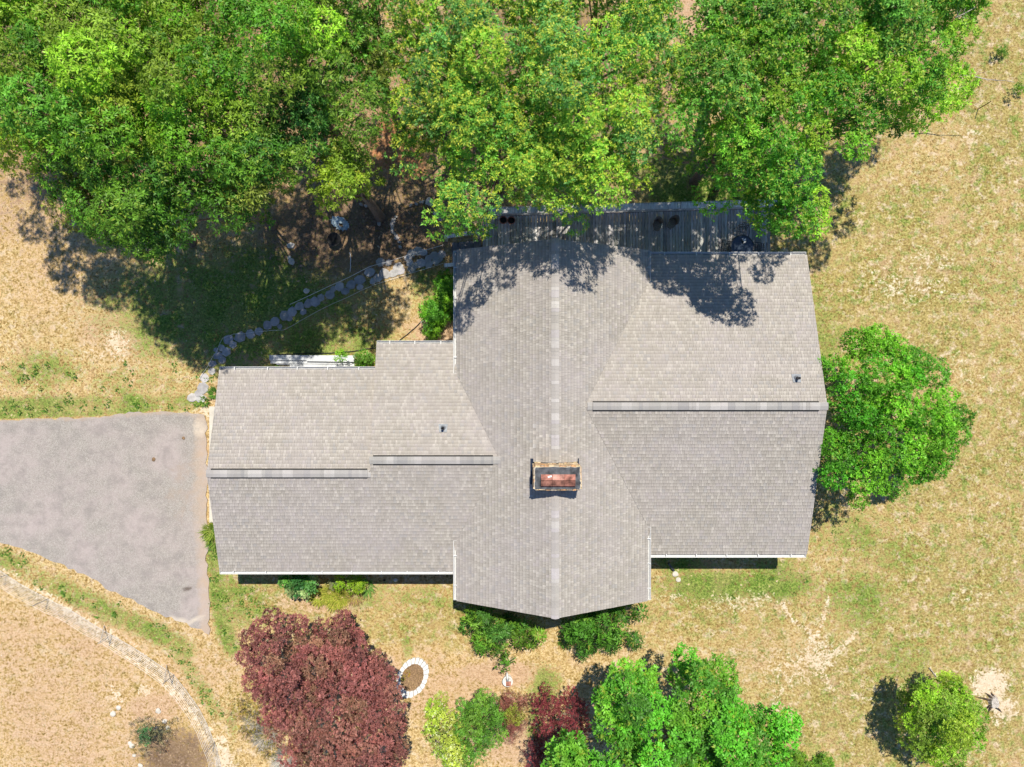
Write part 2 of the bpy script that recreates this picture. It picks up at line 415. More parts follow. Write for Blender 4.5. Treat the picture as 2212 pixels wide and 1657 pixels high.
bm.normal_update(); bm.to_mesh(me); bm.free()
co = np.zeros(len(me.vertices)*3); me.vertices.foreach_get('co', co); co = co.reshape(-1, 3); X, Y = co[:, 0], co[:, 1]
d0 = mx(seg(X, Y, [(440, 890), (438, 1000), (440, 1130), (446, 1250), (450, 1360)], 22, .6), blob(X, Y, 400, 1060, 50, 90, .35), seg(X, Y, [(0, 907), (200, 900), (420, 890)], 7, .5))
d1 = mx(blob(X, Y, 432, 925, 18, 22, .62), seg(X, Y, [(370, 1335), (410, 1345), (445, 1330)], 8, .6), seg(X, Y, [(255, 1262), (310, 1290), (360, 1300)], 6, .4))
d2 = mx(blob(X, Y, 405, 1273, 10, 7, .8), blob(X, Y, 366, 1229, 14, 8, .4), blob(X, Y, 395, 992, 30, 20, .15))
set_attr(me, 'mask', np.stack([np.clip(d0, 0, 1), np.clip(d1, 0, 1), np.clip(d2, 0, 1)], -1))
me.materials.append(M['asphalt']); tag(link(bpy.data.objects.new('driveway', me)), 'worn grey asphalt driveway in front of the garage', kind='structure')

# concrete apron in front of the garage
mb = MB(); a = P(449.5, 878); b = P(449.5, 1128)
mb.prism([(a.x+.09, a.y), (-12.2, a.y), (-12.2, b.y), (b.x+.09, b.y)], -.05, .075)
tag(mb.build('garage_apron', M['concrete']), 'pale concrete apron showing past the garage roof edge', kind='structure')

# ------------------------------------------------------------------ the house
house = empty('house', (0, -1.5, 0), 'large single storey house with grey brown shingled cross gable roof', 'house')
H0 = Vector((0, -1.5, 0))
def hb(mb, name, mat, parent=None, smooth=False, org=None):
    """build a house part given in world coordinates"""
    pr = parent or house
    base = H0 if parent is None else parent['_w']
    base = Vector(base)
    mb.v = [(x-base[0], y-base[1], z-base[2]) for x, y, z in mb.v]
    o = mb.build(name, mat, pr, smooth)
    o['_w'] = tuple(base)
    return o
XR, XW, XE = 1.74, -2.38, 5.86; ZR, SL = 5.5, .558; YS, YN = -9.43, 5.8
zW2, yW2, sW = 4.24, -3.21, .292; yW1 = -3.79; zW1 = zW2-sW*(yW2-yW1); XA, XB = -12.86, -5.95; yWS, yW1N, yW2N = -8.22, .58, 1.72
zE, yE, sE = 4.8, -.93, .305; XF = 12.96; yES, yEN = -7.48, 5.62
vW = (zW2-(ZR-SL*(XR-XW)))/sW; vE = (zE-(ZR-SL*(XE-XR)))/sE
axW = XR-(ZR-zW2)/SL; axE = XR+(ZR-zE)/SL
planes = [
  ('W_of_ridge', lambda x, y: ZR-SL*(XR-x), 'x+', [(XW, YS), (XR, YS), (XR, YN), (XW, YN), (XW, yW2+vW), (axW, yW2), (XW, yW2-vW)]),
  ('E_of_ridge', lambda x, y: ZR-SL*(x-XR), 'x-', [(XE, YS), (XE, yE-vE), (axE, yE), (XE, yE+vE), (XE, YN), (XR, YN), (XR, YS)]),
  ('EN', lambda x, y: zE-sE*(y-yE), 'y-', [(XF, yEN), (5.3, yEN), (5.3, 4.9), (XE, yE+vE), (axE, yE), (XF, yE)]),
  ('ES', lambda x, y: zE-sE*(yE-y), 'y+', [(XF, yES), (XF, yE), (axE, yE), (XE, yE-vE), (5.3, -6.8), (5.3, yES)]),
  ('WS', lambda x, y: zW2-sW*(yW2-y), 'y+', [(XA, yWS), (-1.8, yWS), (-1.8, -7.4), (XW, yW2-vW), (axW, yW2), (XB, yW2), (XB, yW1), (XA, yW1)]),
  ('W2N', lambda x, y: zW2-sW*(y-yW2), 'y-', [(XB, yW2N), (-1.8, yW2N), (-1.8, 1.1), (XW, yW2+vW), (axW, yW2), (XB, yW2)]),
  ('W1N', lambda x, y: zW1-sW*(y-yW1), 'y-', [(XA, yW1N), (XB-.02, yW1N), (XB-.02, yW1), (XA, yW1)]),
]
EXPO = .148
base_t = [(.37, .338, .302)]*5+[(.34, .312, .278), (.385, .35, .33), (.35, .33, .31)]
light_t = [(.42, .388, .348)]*4+[(.455, .42, .38), (.38, .35, .312), (.38, .35, .312)]
def crossings(poly, ax, v):
    r = []
    n = len(poly)
    for i in range(n):
        a, b = poly[i], poly[(i+1) % n]
        if (a[ax] > v) != (b[ax] > v):
            t = (v-a[ax])/(b[ax]-a[ax]); r.append(a[1-ax]+t*(b[1-ax]-a[1-ax]))
    r.sort(); return [(r[i], r[i+1]) for i in range(0, len(r)-1, 2)]
tones = [(.325, .30, .27)]*6+[(.31, .28, .245)]*2+[(.375, .342, .30)]*3+[(.43, .395, .345)]*2+[(.285, .26, .228), (.335, .305, .285)]
def add_tab(mb, vs, fs, col):
    # printed dark band atop the exposed strip, deepened to paint in course shadow lines
    mb.add(vs, fs); hi = tuple(c*1.1 for c in col); lo = tuple(c*.66 for c in col)
    mb.c[-8:] = [hi, hi, lo, lo, hi, hi, lo, lo]
ind = []; roofs = []
for nm, zf, dr, poly in planes:
    mb = MB(); mb.prism(poly, lambda x, y: zf(x, y)-.17, lambda x, y: zf(x, y))
    mb.c = [(.33, .31, .285)]*len(mb.c); roof = hb(mb, 'roof', M['shingle']); roofs.append(roof)
    ax = 0 if dr[0] == 'x' else 1; sg = 1 if dr[1] == '+' else -1      # up-slope direction
    slope = {'x': SL}.get(dr[0], sE if nm[0] == 'E' else sW)
    lo = min(p[ax] for p in poly); hi = max(p[ax] for p in poly)
    ev, rv = (lo, hi) if sg > 0 else (hi, lo)
    step = EXPO/math.sqrt(1+slope**2); rows = int(abs(rv-ev)/step)+1
    fld = MB()
    cslope = 1/math.sqrt(1+slope*slope)
    for j in range(rows):
        v0 = ev+sg*(j*step)-(sg*.02 if j == 0 else 0); v1 = ev+sg*min((j+1)*step+.05, abs(rv-ev)); vm = ev+sg*min((j+.5)*step, abs(rv-ev)-.005)
        iv = crossings(poly, ax, vm)
        i0 = crossings(poly, ax, ev+sg*(j*step+.003)); i1 = crossings(poly, ax, ev+sg*min((j+1)*step, abs(rv-ev)-.004))
        if len(i0) != len(iv): i0 = iv
        if len(i1) != len(iv): i1 = iv
        for k, (a, b) in enumerate(iv):
            u = a-random.random()*.3; a0, b0 = i0[k]; a1, b1 = i1[k]
            rowtone = random.gauss(1, .015); lt = False
            while u < b:
                lt = random.random() < .42; wd = random.choice((.09, .11, .13)) if lt else random.choice((.10, .13, .17))
                p = [(max(a0, min(b0, u+.003)), v0), (max(a0, min(b0, u+wd-.003)), v0), (max(a1, min(b1, u+wd-.003)), v1), (max(a1, min(b1, u+.003)), v1)]
                u += wd
                if p[1][0]-p[0][0] < .01 and p[2][0]-p[3][0] < .01: continue
                th = random.choice((.012, .017, .026)); tt = random.choice(light_t) if lt else random.choice(base_t); q = 1.04*rowtone*random.gauss(1, .022)*(.97 if th < .015 else 1.02 if th > .02 else 1)
                if nm == 'W_of_ridge' and .75 < v0 < 1.4 and -3.1 < u < -1.6 and random.random() < .35: q *= 1.32
                col = tuple(c*q for c in tt)
                vs = []
                for dz in (0, 1):
                    for i, (uu, vv) in enumerate(p):
                        x, y = (vv, uu) if ax == 0 else (uu, vv)
                        h = zf(x, y)+.002+(.002 if not dz else (th if i < 2 else .0045))
                        vs.append((x, y, h))
                fs = [(4, 5, 6, 7), (0, 1, 5, 4), (1, 2, 6, 5), (3, 0, 4, 7)]
                if (ax == 0) == (sg > 0): fs = [tuple(reversed(f)) for f in fs]
                zc = sum(q_[2] for q_ in vs)/8
                if zc > 5.12: ind.append((zc, vs, fs, col, roof))
                else: add_tab(fld, vs, fs, col)
    o = hb(fld, 'shingle_courses', M['shingle'], roof); o['kind'] = 'stuff'
ind.sort(key=lambda t: -t[0]); rest = {}
for i, (zc, vs, fs, col, roof) in enumerate(ind):
    if i < 300:
        mb = MB(); add_tab(mb, vs, fs, col); hb(mb, 'shingle', M['shingle'], roof)
    else:
        mb = rest.setdefault(roof.name, (roof, MB())); add_tab(mb[1], vs, fs, col)
for roof, mb in rest.values():
    o = hb(mb, 'upper_shingle_courses', M['shingle'], roof); o['kind'] = 'stuff'

# ridge caps of the north-south ridge
y = YS-.02; par = roofs[0]
while y < YN-.02:
    L = .145; mb = MB(); q = random.random()
    c = (.41, .385, .355) if q < .72 else (.51, .485, .46) if q < .88 else (.46, .43, .43)
    kk = random.gauss(1, .05); mb.cur = tuple(v*kk for v in c)
    y1 = min(y+L*(2 if random.random() < .3 else 1.), YN+.02)
    if not (-4.15 < (y+y1)/2 < -3.2):
        vs = []
        for (yy, up) in ((y, .045), (y1+.03, .032)):
            for dx in (-.16, 0, .16): vs.append((XR+dx, yy, ZR-SL*abs(dx)+up))
            for dx in (-.16, 0, .16): vs.append((XR+dx, yy, ZR-SL*abs(dx)+.004))
        mb.add(vs, [(0, 1, 7, 6), (1, 2, 8, 7), (0, 3, 4, 1), (1, 4, 5, 2), (6, 9, 3, 0), (2, 5, 11, 8)])
        hb(mb, 'ridge_cap', M['shingle'], par)
    y = y1
# raised ridge vents
def ridge_vent(x0, x1, yr, zr, s, xw0, xw1):
    hw = .205; mb = MB()  # black base left wider than the caps, standing in for their shadow lines
    mb.prism([(x0, yr-hw), (x1, yr-hw), (x1, yr+hw), (x0, yr+hw)], lambda x, y: zr-s*abs(y-yr)+.01, lambda x, y: zr-s*abs(y-yr)+.055)
    v = hb(mb, 'ridge_vent', M['black'])
    x = xw0
    while x < xw1-.01:
        if x < x0-.02: nxt = x0
        elif x < x1-.02: nxt = x1
        else: nxt = xw1
        L = random.choice((.145, .145, .29, .44)); e = min(x+L, nxt)
        q = random.random(); c = (.35, .34, .325) if q < .6 else (.43, .415, .40) if q < .8 else (.30, .295, .29)
        m2 = MB(); kk = random.gauss(1, .04); m2.cur = tuple(t*kk for t in c)
        vented = x >= x0-.02 and e <= x1+.02; lift = .095 if vented else .035
        vs = []
        for (xx, up) in ((x, lift+.012), (e+.02, lift)):
            for dy in (-.155, 0, .155): vs.append((xx, yr+dy, zr-s*.75*abs(dy)+up))
            for dy in (-.155, 0, .155): vs.append((xx, yr+dy, zr-s*.75*abs(dy)+up-.022))
        m2.add(vs, [(6, 7, 1, 0), (7, 8, 2, 1), (1, 4, 3, 0), (2, 5, 4, 1), (0, 3, 9, 6), (8, 11, 5, 2), (3, 4, 10, 9), (4, 5, 11, 10), (6, 9, 10, 7), (7, 10, 11, 8)])
        hb(m2, 'cap_shingle', M['shingle'], v); x = e
ridge_vent(3.32, 12.62, yE, zE, sE, 3.1, XF+.02)
ridge_vent(-12.7, -6.1, yW1, zW1, sW, XA-.02, XB-.02)
ridge_vent(-5.82, -.8, yW2, zW2, sW, XB-.02, axW+.15)
# vent pipes
def vent(px, py, z, zf):
    c = P(px, py, z); z = zf(c.x, c.y)
    mb = MB(); mb.prism([(c.x-.16, c.y-.17), (c.x+.16, c.y-.17), (c.x+.2, c.y+.17), (c.x-.2, c.y+.17)], lambda x, y: zf(x, y)+.02, lambda x, y: zf(x, y)+.04)
    mb.lathe([(.12, z+.02), (.075, z+.12), (.07, z+.13)], c.x, c.y, 14)
    fl = hb(mb, 'pipe_flashing', M['lead'], None, False)
    mb = MB(); mb.lathe([(.055, z), (.055, z+.36), (.042, z+.36), (.042, z+.2), (.0, z+.2)], c.x, c.y, 14); hb(mb, 'vent_pipe', M['dark'], fl, True)
vent(958, 924, 3.7, planes[5][1]); vent(1721, 817, 4.5, planes[2][1])

# gutters
def gutter(a, b, z, out):
    """a,b: ends of the eave line; out: outward unit direction"""
    a = Vector((*a, z)); b = Vector((*b, z)); o = Vector((*out, 0)); d = (b-a).normalized(); W = .135
    prof = [(0, .0), (0, -.11), (.03, -.125), (.09, -.125), (.125, -.06), (.135, .005), (.15, .008), (.15, -.012), (.135, -.075), (.095, -.14), (-.01, -.14), (-.01, .0)]
    mb = MB(); vs = [p+o*(u+.012)+Vector((0, 0, h-.005)) for p in (a, b) for u, h in prof]; n = len(prof)
    mb.add(vs, [(i, (i+1) % n, n+(i+1) % n, n+i) for i in range(n)])
    g_ = hb(mb, 'gutter', M['white'])
    m2 = MB(); m2.bar(a+o*.05+Vector((0, 0, -.10)), b+o*.05+Vector((0, 0, -.10)), .05, .012); hb(m2, 'gutter_floor_strip', M['gutter_in'], g_)  # narrow darker strip along the gutter floor
    for p in (a, b):
        m3 = MB(); m3.bar(p+o*.0+Vector((0, 0, -.065)), p+o*.155+Vector((0, 0, -.065)), .012, .14); hb(m3, 'end_cap', M['white'], g_)
    L = (b-a).length; n = max(1, round(L/1.25))
    for i in range(n):
        p = a.lerp(b, (i+.5)/n+random.uniform(-.01, .01)); m3 = MB(); m3.bar(p-o*.03+Vector((0, 0, .004)), p+o*.16+Vector((0, 0, .004)), .035, .012); hb(m3, 'hanger', M['white'], g_)
    return g_
zNS = ZR-SL*(XR-XW); zeW = planes[4][1](0, yWS); zeE = planes[3][1](0, yES)
gutter((XW, yW2+vW+.1), (XW, YN-.05), zNS, (-1, 0)); gutter((XW, YS+.05), (XW, yW2-vW-.05), zNS, (-1, 0))
gutter((XE, YS+.05), (XE, yE-vE-.05), zNS, (1, 0)); gutter((XE, yE+vE+.05), (XE, YN-.05), zNS, (1, 0))
gutter((XA+.02, yWS), (XW-.22, yWS), zeW, (0, -1)); gutter((XA+.02, yW1N), (XB-.04, yW1N), planes[6][1](0, yW1N), (0, 1)); gutter((XB+.02, yW2N), (XW-.22, yW2N), planes[5][1](0, yW2N), (0, 1))
gutter((XE+.22, yES), (XF-.05, yES), zeE, (0, -1)); gutter((XE+.22, yEN), (XF-.05, yEN), planes[2][1](0, yEN), (0, 1))

# walls: a body under each wing, windows and doors
def wall_body(poly_xz, a0, a1, axis):
    mb = MB(); n = len(poly_xz)
    f = (lambda t, u, z: (u, t, z)) if axis == 'y' else (lambda t, u, z: (t, u, z))
    vs = [f(a0, u, z) for u, z in poly_xz]+[f(a1, u, z) for u, z in poly_xz]
    mb.add(vs, [tuple(range(n)), tuple(reversed(range(n, 2*n)))]+[(i, n+i, n+(i+1) % n, (i+1) % n) for i in range(n)])
    return hb(mb, 'wall', M['siding'])
wallNS = wall_body([(XW+.5, -.1), (XE-.5, -.1), (XE-.5, zNS+.5*SL-.2), (XR, ZR-.2), (XW+.5, zNS+.5*SL-.2)], YS+.45, YN-.5, 'y')
wallE = wall_body([(yES+.6, -.1), (yEN-.5, -.1), (yEN-.5, 2.76), (yE, zE-.2), (yES+.6, 2.76)], 4.2, XF-.3, 'x')
wallW2 = wall_body([(yWS+.55, -.1), (yW2N-.5, -.1), (yW2N-.5, 2.72), (yW2, zW2-.2), (yWS+.55, 2.72)], XB+.25, -1.5, 'x')
wallW1 = wall_body([(yWS+.55, -.1), (yW1N-.5, -.1), (yW1N-.5, 2.74), (yW1, zW1-.2), (yWS+.55, 2.74)], XA+.32, XB+.2, 'x')
def window(c, wd, ht, nrm, door=False, garage=False):
    c = Vector(c); nrm = Vector(nrm); sd = Vector((-nrm.y, nrm.x, 0))
    mb = MB()
    for s1 in (-1, 1):
        mb.bar(c+sd*s1*wd/2+Vector((0, 0, -ht/2))+nrm*.03, c+sd*s1*wd/2+Vector((0, 0, ht/2))+nrm*.03, .07, .07)
        mb.bar(c+sd*(-wd/2-.035)+Vector((0, 0, s1*ht/2))+nrm*.032, c+sd*(wd/2+.035)+Vector((0, 0, s1*ht/2))+nrm*.032, .07, .07)
    fr = hb(mb, 'garage_door' if garage else 'door' if door else 'window', M['white'])
    if garage or door:
        n = 4 if garage else 2
        for i in range(n):
            m2 = MB(); z = c.z-ht/2+ht*(i+.5)/n; m2.bar(Vector((c.x, c.y, z))-sd*wd*.49+nrm*.02, Vector((c.x, c.y, z))+sd*wd*.49+nrm*.02, .03, ht/n-.03); hb(m2, 'door_panel', M['white'], fr)
    else:
        m2 = MB(); m2.bar(c-sd*wd*.49+nrm*.015, c+sd*wd*.49+nrm*.015, .012, ht*.96); hb(m2, 'pane', M['glass'], fr)
yWw = yWS+.55
for x in (-11, -8.2, -4.4): window((x, yWw, 1.6), 1.3, 1.1, (0, -1, 0))
for x in (7.6, 10.8): window((x, yES+.6, 1.6), 1.4, 1.2, (0, -1, 0))
for x in (-.6, 1.74, 4.1): window((x, YS+.45, 1.6), 1.5, 1.7, (0, -1, 0))
for x in (8.0, 11.2): window((x, yEN-.5, 1.9), 1.4, 1.2, (0, 1, 0))
window((2.6, YN-.5, 2.0), 1.8, 2.1, (0, 1, 0), door=True); window((XF-.3, 2.2, 1.7), 1.2, 1.2, (1, 0, 0)); window((XF-.3, -4.5, 1.7), 1.2, 1.2, (1, 0, 0))
window((XA+.32, -2.7, 1.15), 2.6, 2.2, (-1, 0, 0), garage=True); window((XA+.32, -5.9, 1.15), 2.6, 2.2, (-1, 0, 0), garage=True)
window((XW+.5, 3.6, 1.7), 1.2, 1.2, (-1, 0, 0))

# chimney
cx0, cx1, cy0, cy1, zc = .90, 2.66, -4.11, -3.26, 6.32
mb = MB(); mb.box((cx0+cx1)/2, (cy0+cy1)/2, 5.2, cx1-cx0-.06, cy1-cy0-.06, 2.2); chim = hb(mb, 'chimney', M['mortar'])
def face_stones(ax, fixed, lo, hi, nrm):
    z = 4.5
    while z < zc-.02:
        h = random.uniform(.07, .13); h = min(h, zc-z); u = lo-random.random()*.1
        while u < hi:
            wd = random.uniform(.12, .3); a = max(u, lo); b = min(u+wd, hi); u += wd
            if b-a < .04: continue
            mid = (a+b)/2; zr = ZR-SL*abs((mid if ax == 0 else fixed)-XR)
            if z+h < zr: continue
            d = random.uniform(.03, .07); m2 = MB(); t = random.choice(((1.15, 1.1, .9), (1, .85, .75), (.8, .8, .85), (1.25, 1.2, 1.1), (1, .7, .5)))
            m2.cur = t
            R = Matrix.Rotation(random.gauss(0, .06), 3, 'Y' if ax == 0 else 'X')
            if ax == 0: m2.box(mid, fixed+nrm*d*.4, z+h/2, b-a-.012, d+.03, h-.012, R, .93)
            else: m2.box(fixed+nrm*d*.4, mid, z+h/2, d+.03, b-a-.012, h-.012, R, .93)
            hb(m2, 'stone', M['chim'], chim)
        z += h
face_stones(0, cy1, cx0, cx1, 1); face_stones(0, cy0, cx0, cx1, -1); face_stones(1, cx0, cy0, cy1, -1); face_stones(1, cx1, cy0, cy1, 1)
n = 40; pts = []
for i in range(n):
    t = i/n*4; s1 = int(t); f = t-s1; cs = [(cx0, cy0), (cx1, cy0), (cx1, cy1), (cx0, cy1), (cx0, cy0)]
    x = cs[s1][0]*(1-f)+cs[s1+1][0]*f; y = cs[s1][1]*(1-f)+cs[s1+1][1]*f; pts.append((x+random.gauss(0, .014), y+random.gauss(0, .014)))
mb = MB(); mb.prism(pts, zc-.02, zc+.045); hb(mb, 'chimney_crown', M['crown'], chim)
mb = MB(); mb.prism([(x*1.0+(x-1.78)*.025, y+(y+3.685)*.03) for x, y in pts], zc-.045, zc-.0); hb(mb, 'crown_rim', M['concrete'], chim)
fx0, fx1, fy0, fy1 = 1.12, 2.46, -3.98, -3.52
mb = MB(); mb.prism([(fx0+.03, fy0+.03), (fx1-.03, fy0+.03), (fx1-.03, fy1-.03), (fx0+.03, fy1-.03)], zc+.04, zc+.13); hb(mb, 'flue_base', M['black'], chim)
for r in range(2):
    for k in range(3):
        m2 = MB(); f_ = .62 if r == 0 else 1.15; m2.cur = tuple(v*f_ for v in random.choice(((1, 1, 1), (.85, .8, .8), (1.15, 1.25, 1.3))))
        wx = (fx1-fx0)/3; wy = (fy1-fy0)/2
        m2.box(fx0+wx*(k+.5), fy0+wy*(r+.5), zc+.165-.01*(1-r), wx-.008, wy-.008, .07, Matrix.Rotation((-.12 if r else .05), 3, 'X')); hb(m2, 'flue_tile', M['terra'], chim)
m2 = MB(); m2.cur = (1, 1, 1); m2.box(1.46, -3.6, zc+.222, .16, .07, .012, Matrix.Rotation(.3, 3, 'Z')); hb(m2, 'lime_stain', M['white'], chim)
for x, wd in ((cx0-.09, .12), (cx1+.05, .05)):
    m2 = MB(); zf = planes[0][1] if x < XR else planes[1][1]
    y0_, y1_ = (cy0-.0, cy1+.2) if x < XR else (cy1-.1, cy1+.2)
    m2.prism([(x-wd/2, y0_), (x+wd/2, y0_), (x+wd/2, y1_), (x-wd/2, y1_)], lambda x, y: zf(x, y)+.02, lambda x, y: zf(x, y)+.045); hb(m2, 'step_flashing', M['blued'], chim)
m2 = MB()
for s1, zf, xa, xb in ((0, planes[0][1], cx0-.05, XR), (1, planes[1][1], XR, cx1+.05)):
    m2.prism([(xa, cy1+.02), (xb, cy1+.02), (xb, cy1+.07), (xa, cy1+.07)], lambda x, y, zf=zf: zf(x, y)+.02, lambda x, y, zf=zf: zf(x, y)+.06)
hb(m2, 'head_flashing', M['black'], chim)
# wood trim: remove the bookkeeping property
for o in list(bpy.data.objects):
    if '_w' in o: del o['_w']

# ------------------------------------------------------------------ deck
DZ = .85
deck = empty('deck', (5.3, 6.6, 0), 'long weathered grey timber deck along the north side of the house', 'deck')
def dk(mb, name, mat, parent=None, wo=(5.3, 6.6, 0)):
    mb.v = [(x-wo[0], y-wo[1], z-wo[2]) for x, y, z in mb.v]; return mb.build(name, mat, parent or deck)
x0, x1 = -1.38, 12.08; pitch = .143; ND = int((x1-x0)/pitch); YD = lambda x: 7.78+(x-x0)*.028
for i in range(ND):
    x = x0+(i+.5)*pitch; mb = MB(); t = max(.5, random.gauss(1, .22)); mb.cur = (t, t*random.gauss(1, .02), t*random.gauss(1, .03))
    jn = random.choice((6.4, 7.0, 99)) if False else 99
    h = random.gauss(0, .002)
    ys0 = 5.32 if x < 5.36 else 5.14
    mb.box(x, (ys0+YD(x))/2, DZ-.02+h, pitch-.02, YD(x)-ys0, .035, Matrix.Rotation(random.gauss(0, .0006), 3, 'Z')); dk(mb, 'plank', M['wood'])
mb = MB()
for y in (5.5, 6.2, 6.9, 7.5): mb.box((x0+x1)/2, y, DZ-.12, x1-x0, .05, .15)
for x in np.linspace(x0+.2, x1-.2, 8):
    for y in (5.6, 7.5): mb.box(x, y, (DZ-.2)/2-.05, .1, .1, DZ-.1)
mb.bar((x0, YD(x0)+.02, DZ-.12), (x1, YD(x1)+.02, DZ-.12), .04, .2)
dk(mb, 'joists', M['dark_bark'])
rail = empty('deck_railing', (5.3, 7.95, DZ), 'grey timber railing with wide flat cap along the deck edge', 'railing')
RW = (5.3, 7.95, DZ)
px = np.linspace(x0+.25, x1-.05, 7)
for i in range(6):
    a = Vector((px[i]+.012, YD(px[i])+.02, DZ+.97)); b = Vector((px[i+1]-.012, YD(px[i+1])+.02, DZ+.97))
    mb = MB(); t = random.gauss(1.25, .1); mb.cur = (t, t, t*1.03); mb.bar(a, b, .27, .038); dk(mb, 'cap_board', M['wood'], rail, RW)
    mb = MB(); mb.cur = (1.1, 1.1, 1.1); mb.bar(a+Vector((0, .16, -.03)), b+Vector((0, .16, -.03)), .03, .10); dk(mb, 'fascia_board', M['wood'], rail, RW)
    for z in (.12, .28, .44, .6, .76):
        mb = MB(); mb.cur = (1.1, 1.1, 1.1); mb.bar(a+Vector((0, 0, z-.97)), b+Vector((0, 0, z-.97)), .04, .075); dk(mb, 'rail_board', M['wood'], rail, RW)
for x in px:
    mb = MB(); mb.box(x, YD(x)+.06, DZ+.35, .09, .09, 1.15); dk(mb, 'post', M['wood'], rail, RW)
# steps at the west end
st = empty('deck_steps', (-2.1, 6.0, 0), 'dark timber steps with two side rails at the west end of the deck', 'steps')
SW = (-2.1, 6.0, 0)
for i in range(4):
    mb = MB(); mb.cur = (.35, .35, .38); mb.box(-1.62-i*.36, 6.15, DZ-.19*(i+1)+.0, .34, 1.15, .04); dk(mb, 'tread', M['wood'], st, SW)
    mb = MB(); mb.cur = (.3, .3, .3); mb.box(-1.62-i*.36+.16, 6.15, DZ-.19*(i+1)-.1, .03, 1.1, .16); dk(mb, 'riser', M['wood'], st, SW)
for y in (6.82, 5.5):
    a = P(952, 506 if y > 6 else 563, 1.2); 
    mb = MB(); mb.cur = (1.35, 1.38, 1.42); mb.bar((-3.15, y, .95), (-1.5, y+(.12 if y > 6 else .03), 1.55), .17, .04); dk(mb, 'hand_rail', M['wood'], st, SW)
    for x, z in ((-3.1, .95), (-1.55, 1.5)):
        mb = MB(); mb.box(x, y, z/2, .09, .09, z); dk(mb, 'post', M['wood'], st, SW)

# deck furniture
def chair(loc, rz, label, mat=M['dark']):
    t = empty('patio_chair', loc, label, 'chair', 'metal chairs round the patio table', rz)
    mb = MB()
    for i in range(7): mb.bar((-.21+.07*i, -.2, .43), (-.21+.07*i, .22, .43), .02, .015)
    for i in range(5): mb.bar((-.22, -.18+.1*i, .435), (.22, -.18+.1*i, .435), .02, .012)
    mb.build('seat', mat, t)
    mb = MB()
    for i in range(6): mb.bar((-.2+.08*i, .22, .45), (-.24+.096*i, .36, .9), .018, .014)
    for z in (.55, .7, .9): mb.bar((-.22-.02*(z-.45)*2, .22+.31*(z-.45), z), (.22+.02*(z-.45)*2, .22+.31*(z-.45), z), .03, .03)
    mb.build('backrest', mat, t)
    for sx in (-1, 1):
        mb = MB(); mb.tube([(sx*.25, .27, .62), (sx*.27, .0, .66), (sx*.26, -.2, .64), (sx*.24, -.22, .43)], .018); mb.build('arm_rest', mat, t)
        for sy in (-1, 1):
            mb = MB(); mb.tube([(sx*.22, sy*.2, .43), (sx*.25, sy*.25, 0)], .016); mb.build('leg', mat, t)
    return t
tc = F(2226, 741, DZ+.72)
tbl = empty('patio_table', (tc.x, tc.y, DZ), 'round dark glass patio table at the east end of the deck', 'table')
mb = MB(); mb.lathe([(0, .70), (.50, .70), (.52, .71), (.52, .73), (.5, .74), (0, .74)], 0, 0, 28); mb.build('tabletop', M['glassy'], tbl)
mb = MB(); mb.lathe([(.52, .705), (.55, .705), (.55, .745), (.51, .745)], 0, 0, 28); mb.build('rim', M['dark'], tbl)
for k in range(4):
    a = k*math.pi/2+.6; mb = MB(); mb.tube([(.1*math.cos(a), .1*math.sin(a), .7), (.2*math.cos(a), .2*math.sin(a), .35), (.4*math.cos(a), .4*math.sin(a), 0)], .022); mb.build('leg', M['dark'], tbl)
q = F(2231, 694, DZ+.7); chair((q.x, q.y, DZ), math.radians(-8), 'black metal chair on the north side of the round patio table')
q = F(2183, 738, DZ+.6); chair((q.x, q.y-.05, DZ), math.radians(80), 'black metal chair on the west side of the round patio table')
q = F(2268, 742, DZ+.6); chair((q.x, q.y-.05, DZ), math.radians(-95), 'black metal chair on the east side of the round patio table')
q = F(2232, 722, DZ+.8)
mb = MB()
for k in range(14):
    a = random.random()*6.28; r = random.uniform(.02, .1); mb.box(r*math.cos(a), r*math.sin(a), .1+random.uniform(-.03, .05), .07, .05, .01, Matrix.Rotation(random.random()*3, 3, (random.random(), random.random(), 1)))
o = empty('white_flowers', (q.x, q.y, DZ+.745), 'small white bunch of flowers standing on the dark patio table', 'flowers'); mb.build('blossoms', M['white'], o)
mb = MB(); mb.lathe([(.0, 0), (.045, 0), (.06, .09), (.05, .1)], 0, 0, 10); mb.build('vase', M['dark'], o)
def lounge(loc, rz, label):
    t = empty('wicker_chair', loc, label, 'chair', 'brown wicker chairs by the deck railing', rz); t.scale = (.68, .95, 1)
    mb = MB(); mb.lathe([(0, .38), (.24, .38), (.28, .36), (.27, .30), (.22, .28)], 0, 0, 18); mb.build('seat', M['wicker'], t)
    mb = MB(); vs = []
    for i in range(11):
        a = math.radians(10+160*i/10)
        for z, r in ((.36, .28), (.6, .31), (.88, .34), (.9, .31), (.36, .24)): vs.append((r*math.cos(a), r*math.sin(a), z if z < .5 else z-.12*abs(math.cos(a))))
    fs = [(i*5+j, i*5+(j+1) % 5, (i+1)*5+(j+1) % 5, (i+1)*5+j) for i in range(10) for j in range(5)]
    mb.add(vs, fs); mb.build('backrest', M['wicker'], t, True)
    for a in (.8, 2.4, 3.9, 5.5):
        mb = MB(); mb.tube([(.2*math.cos(a), .2*math.sin(a), .3), (.25*math.cos(a), .25*math.sin(a), 0)], .02); mb.build('leg', M['wicker'], t)
q = F(1972, 676, DZ+.4); lounge((q.x, q.y, DZ), .1, 'brown wicker chair on the deck, the one nearer the roof gutter corner')
q = F(2016, 670, DZ+.4); lounge((q.x, q.y, DZ), -.6, 'tilted brown wicker chair on the deck, the one nearer the table')
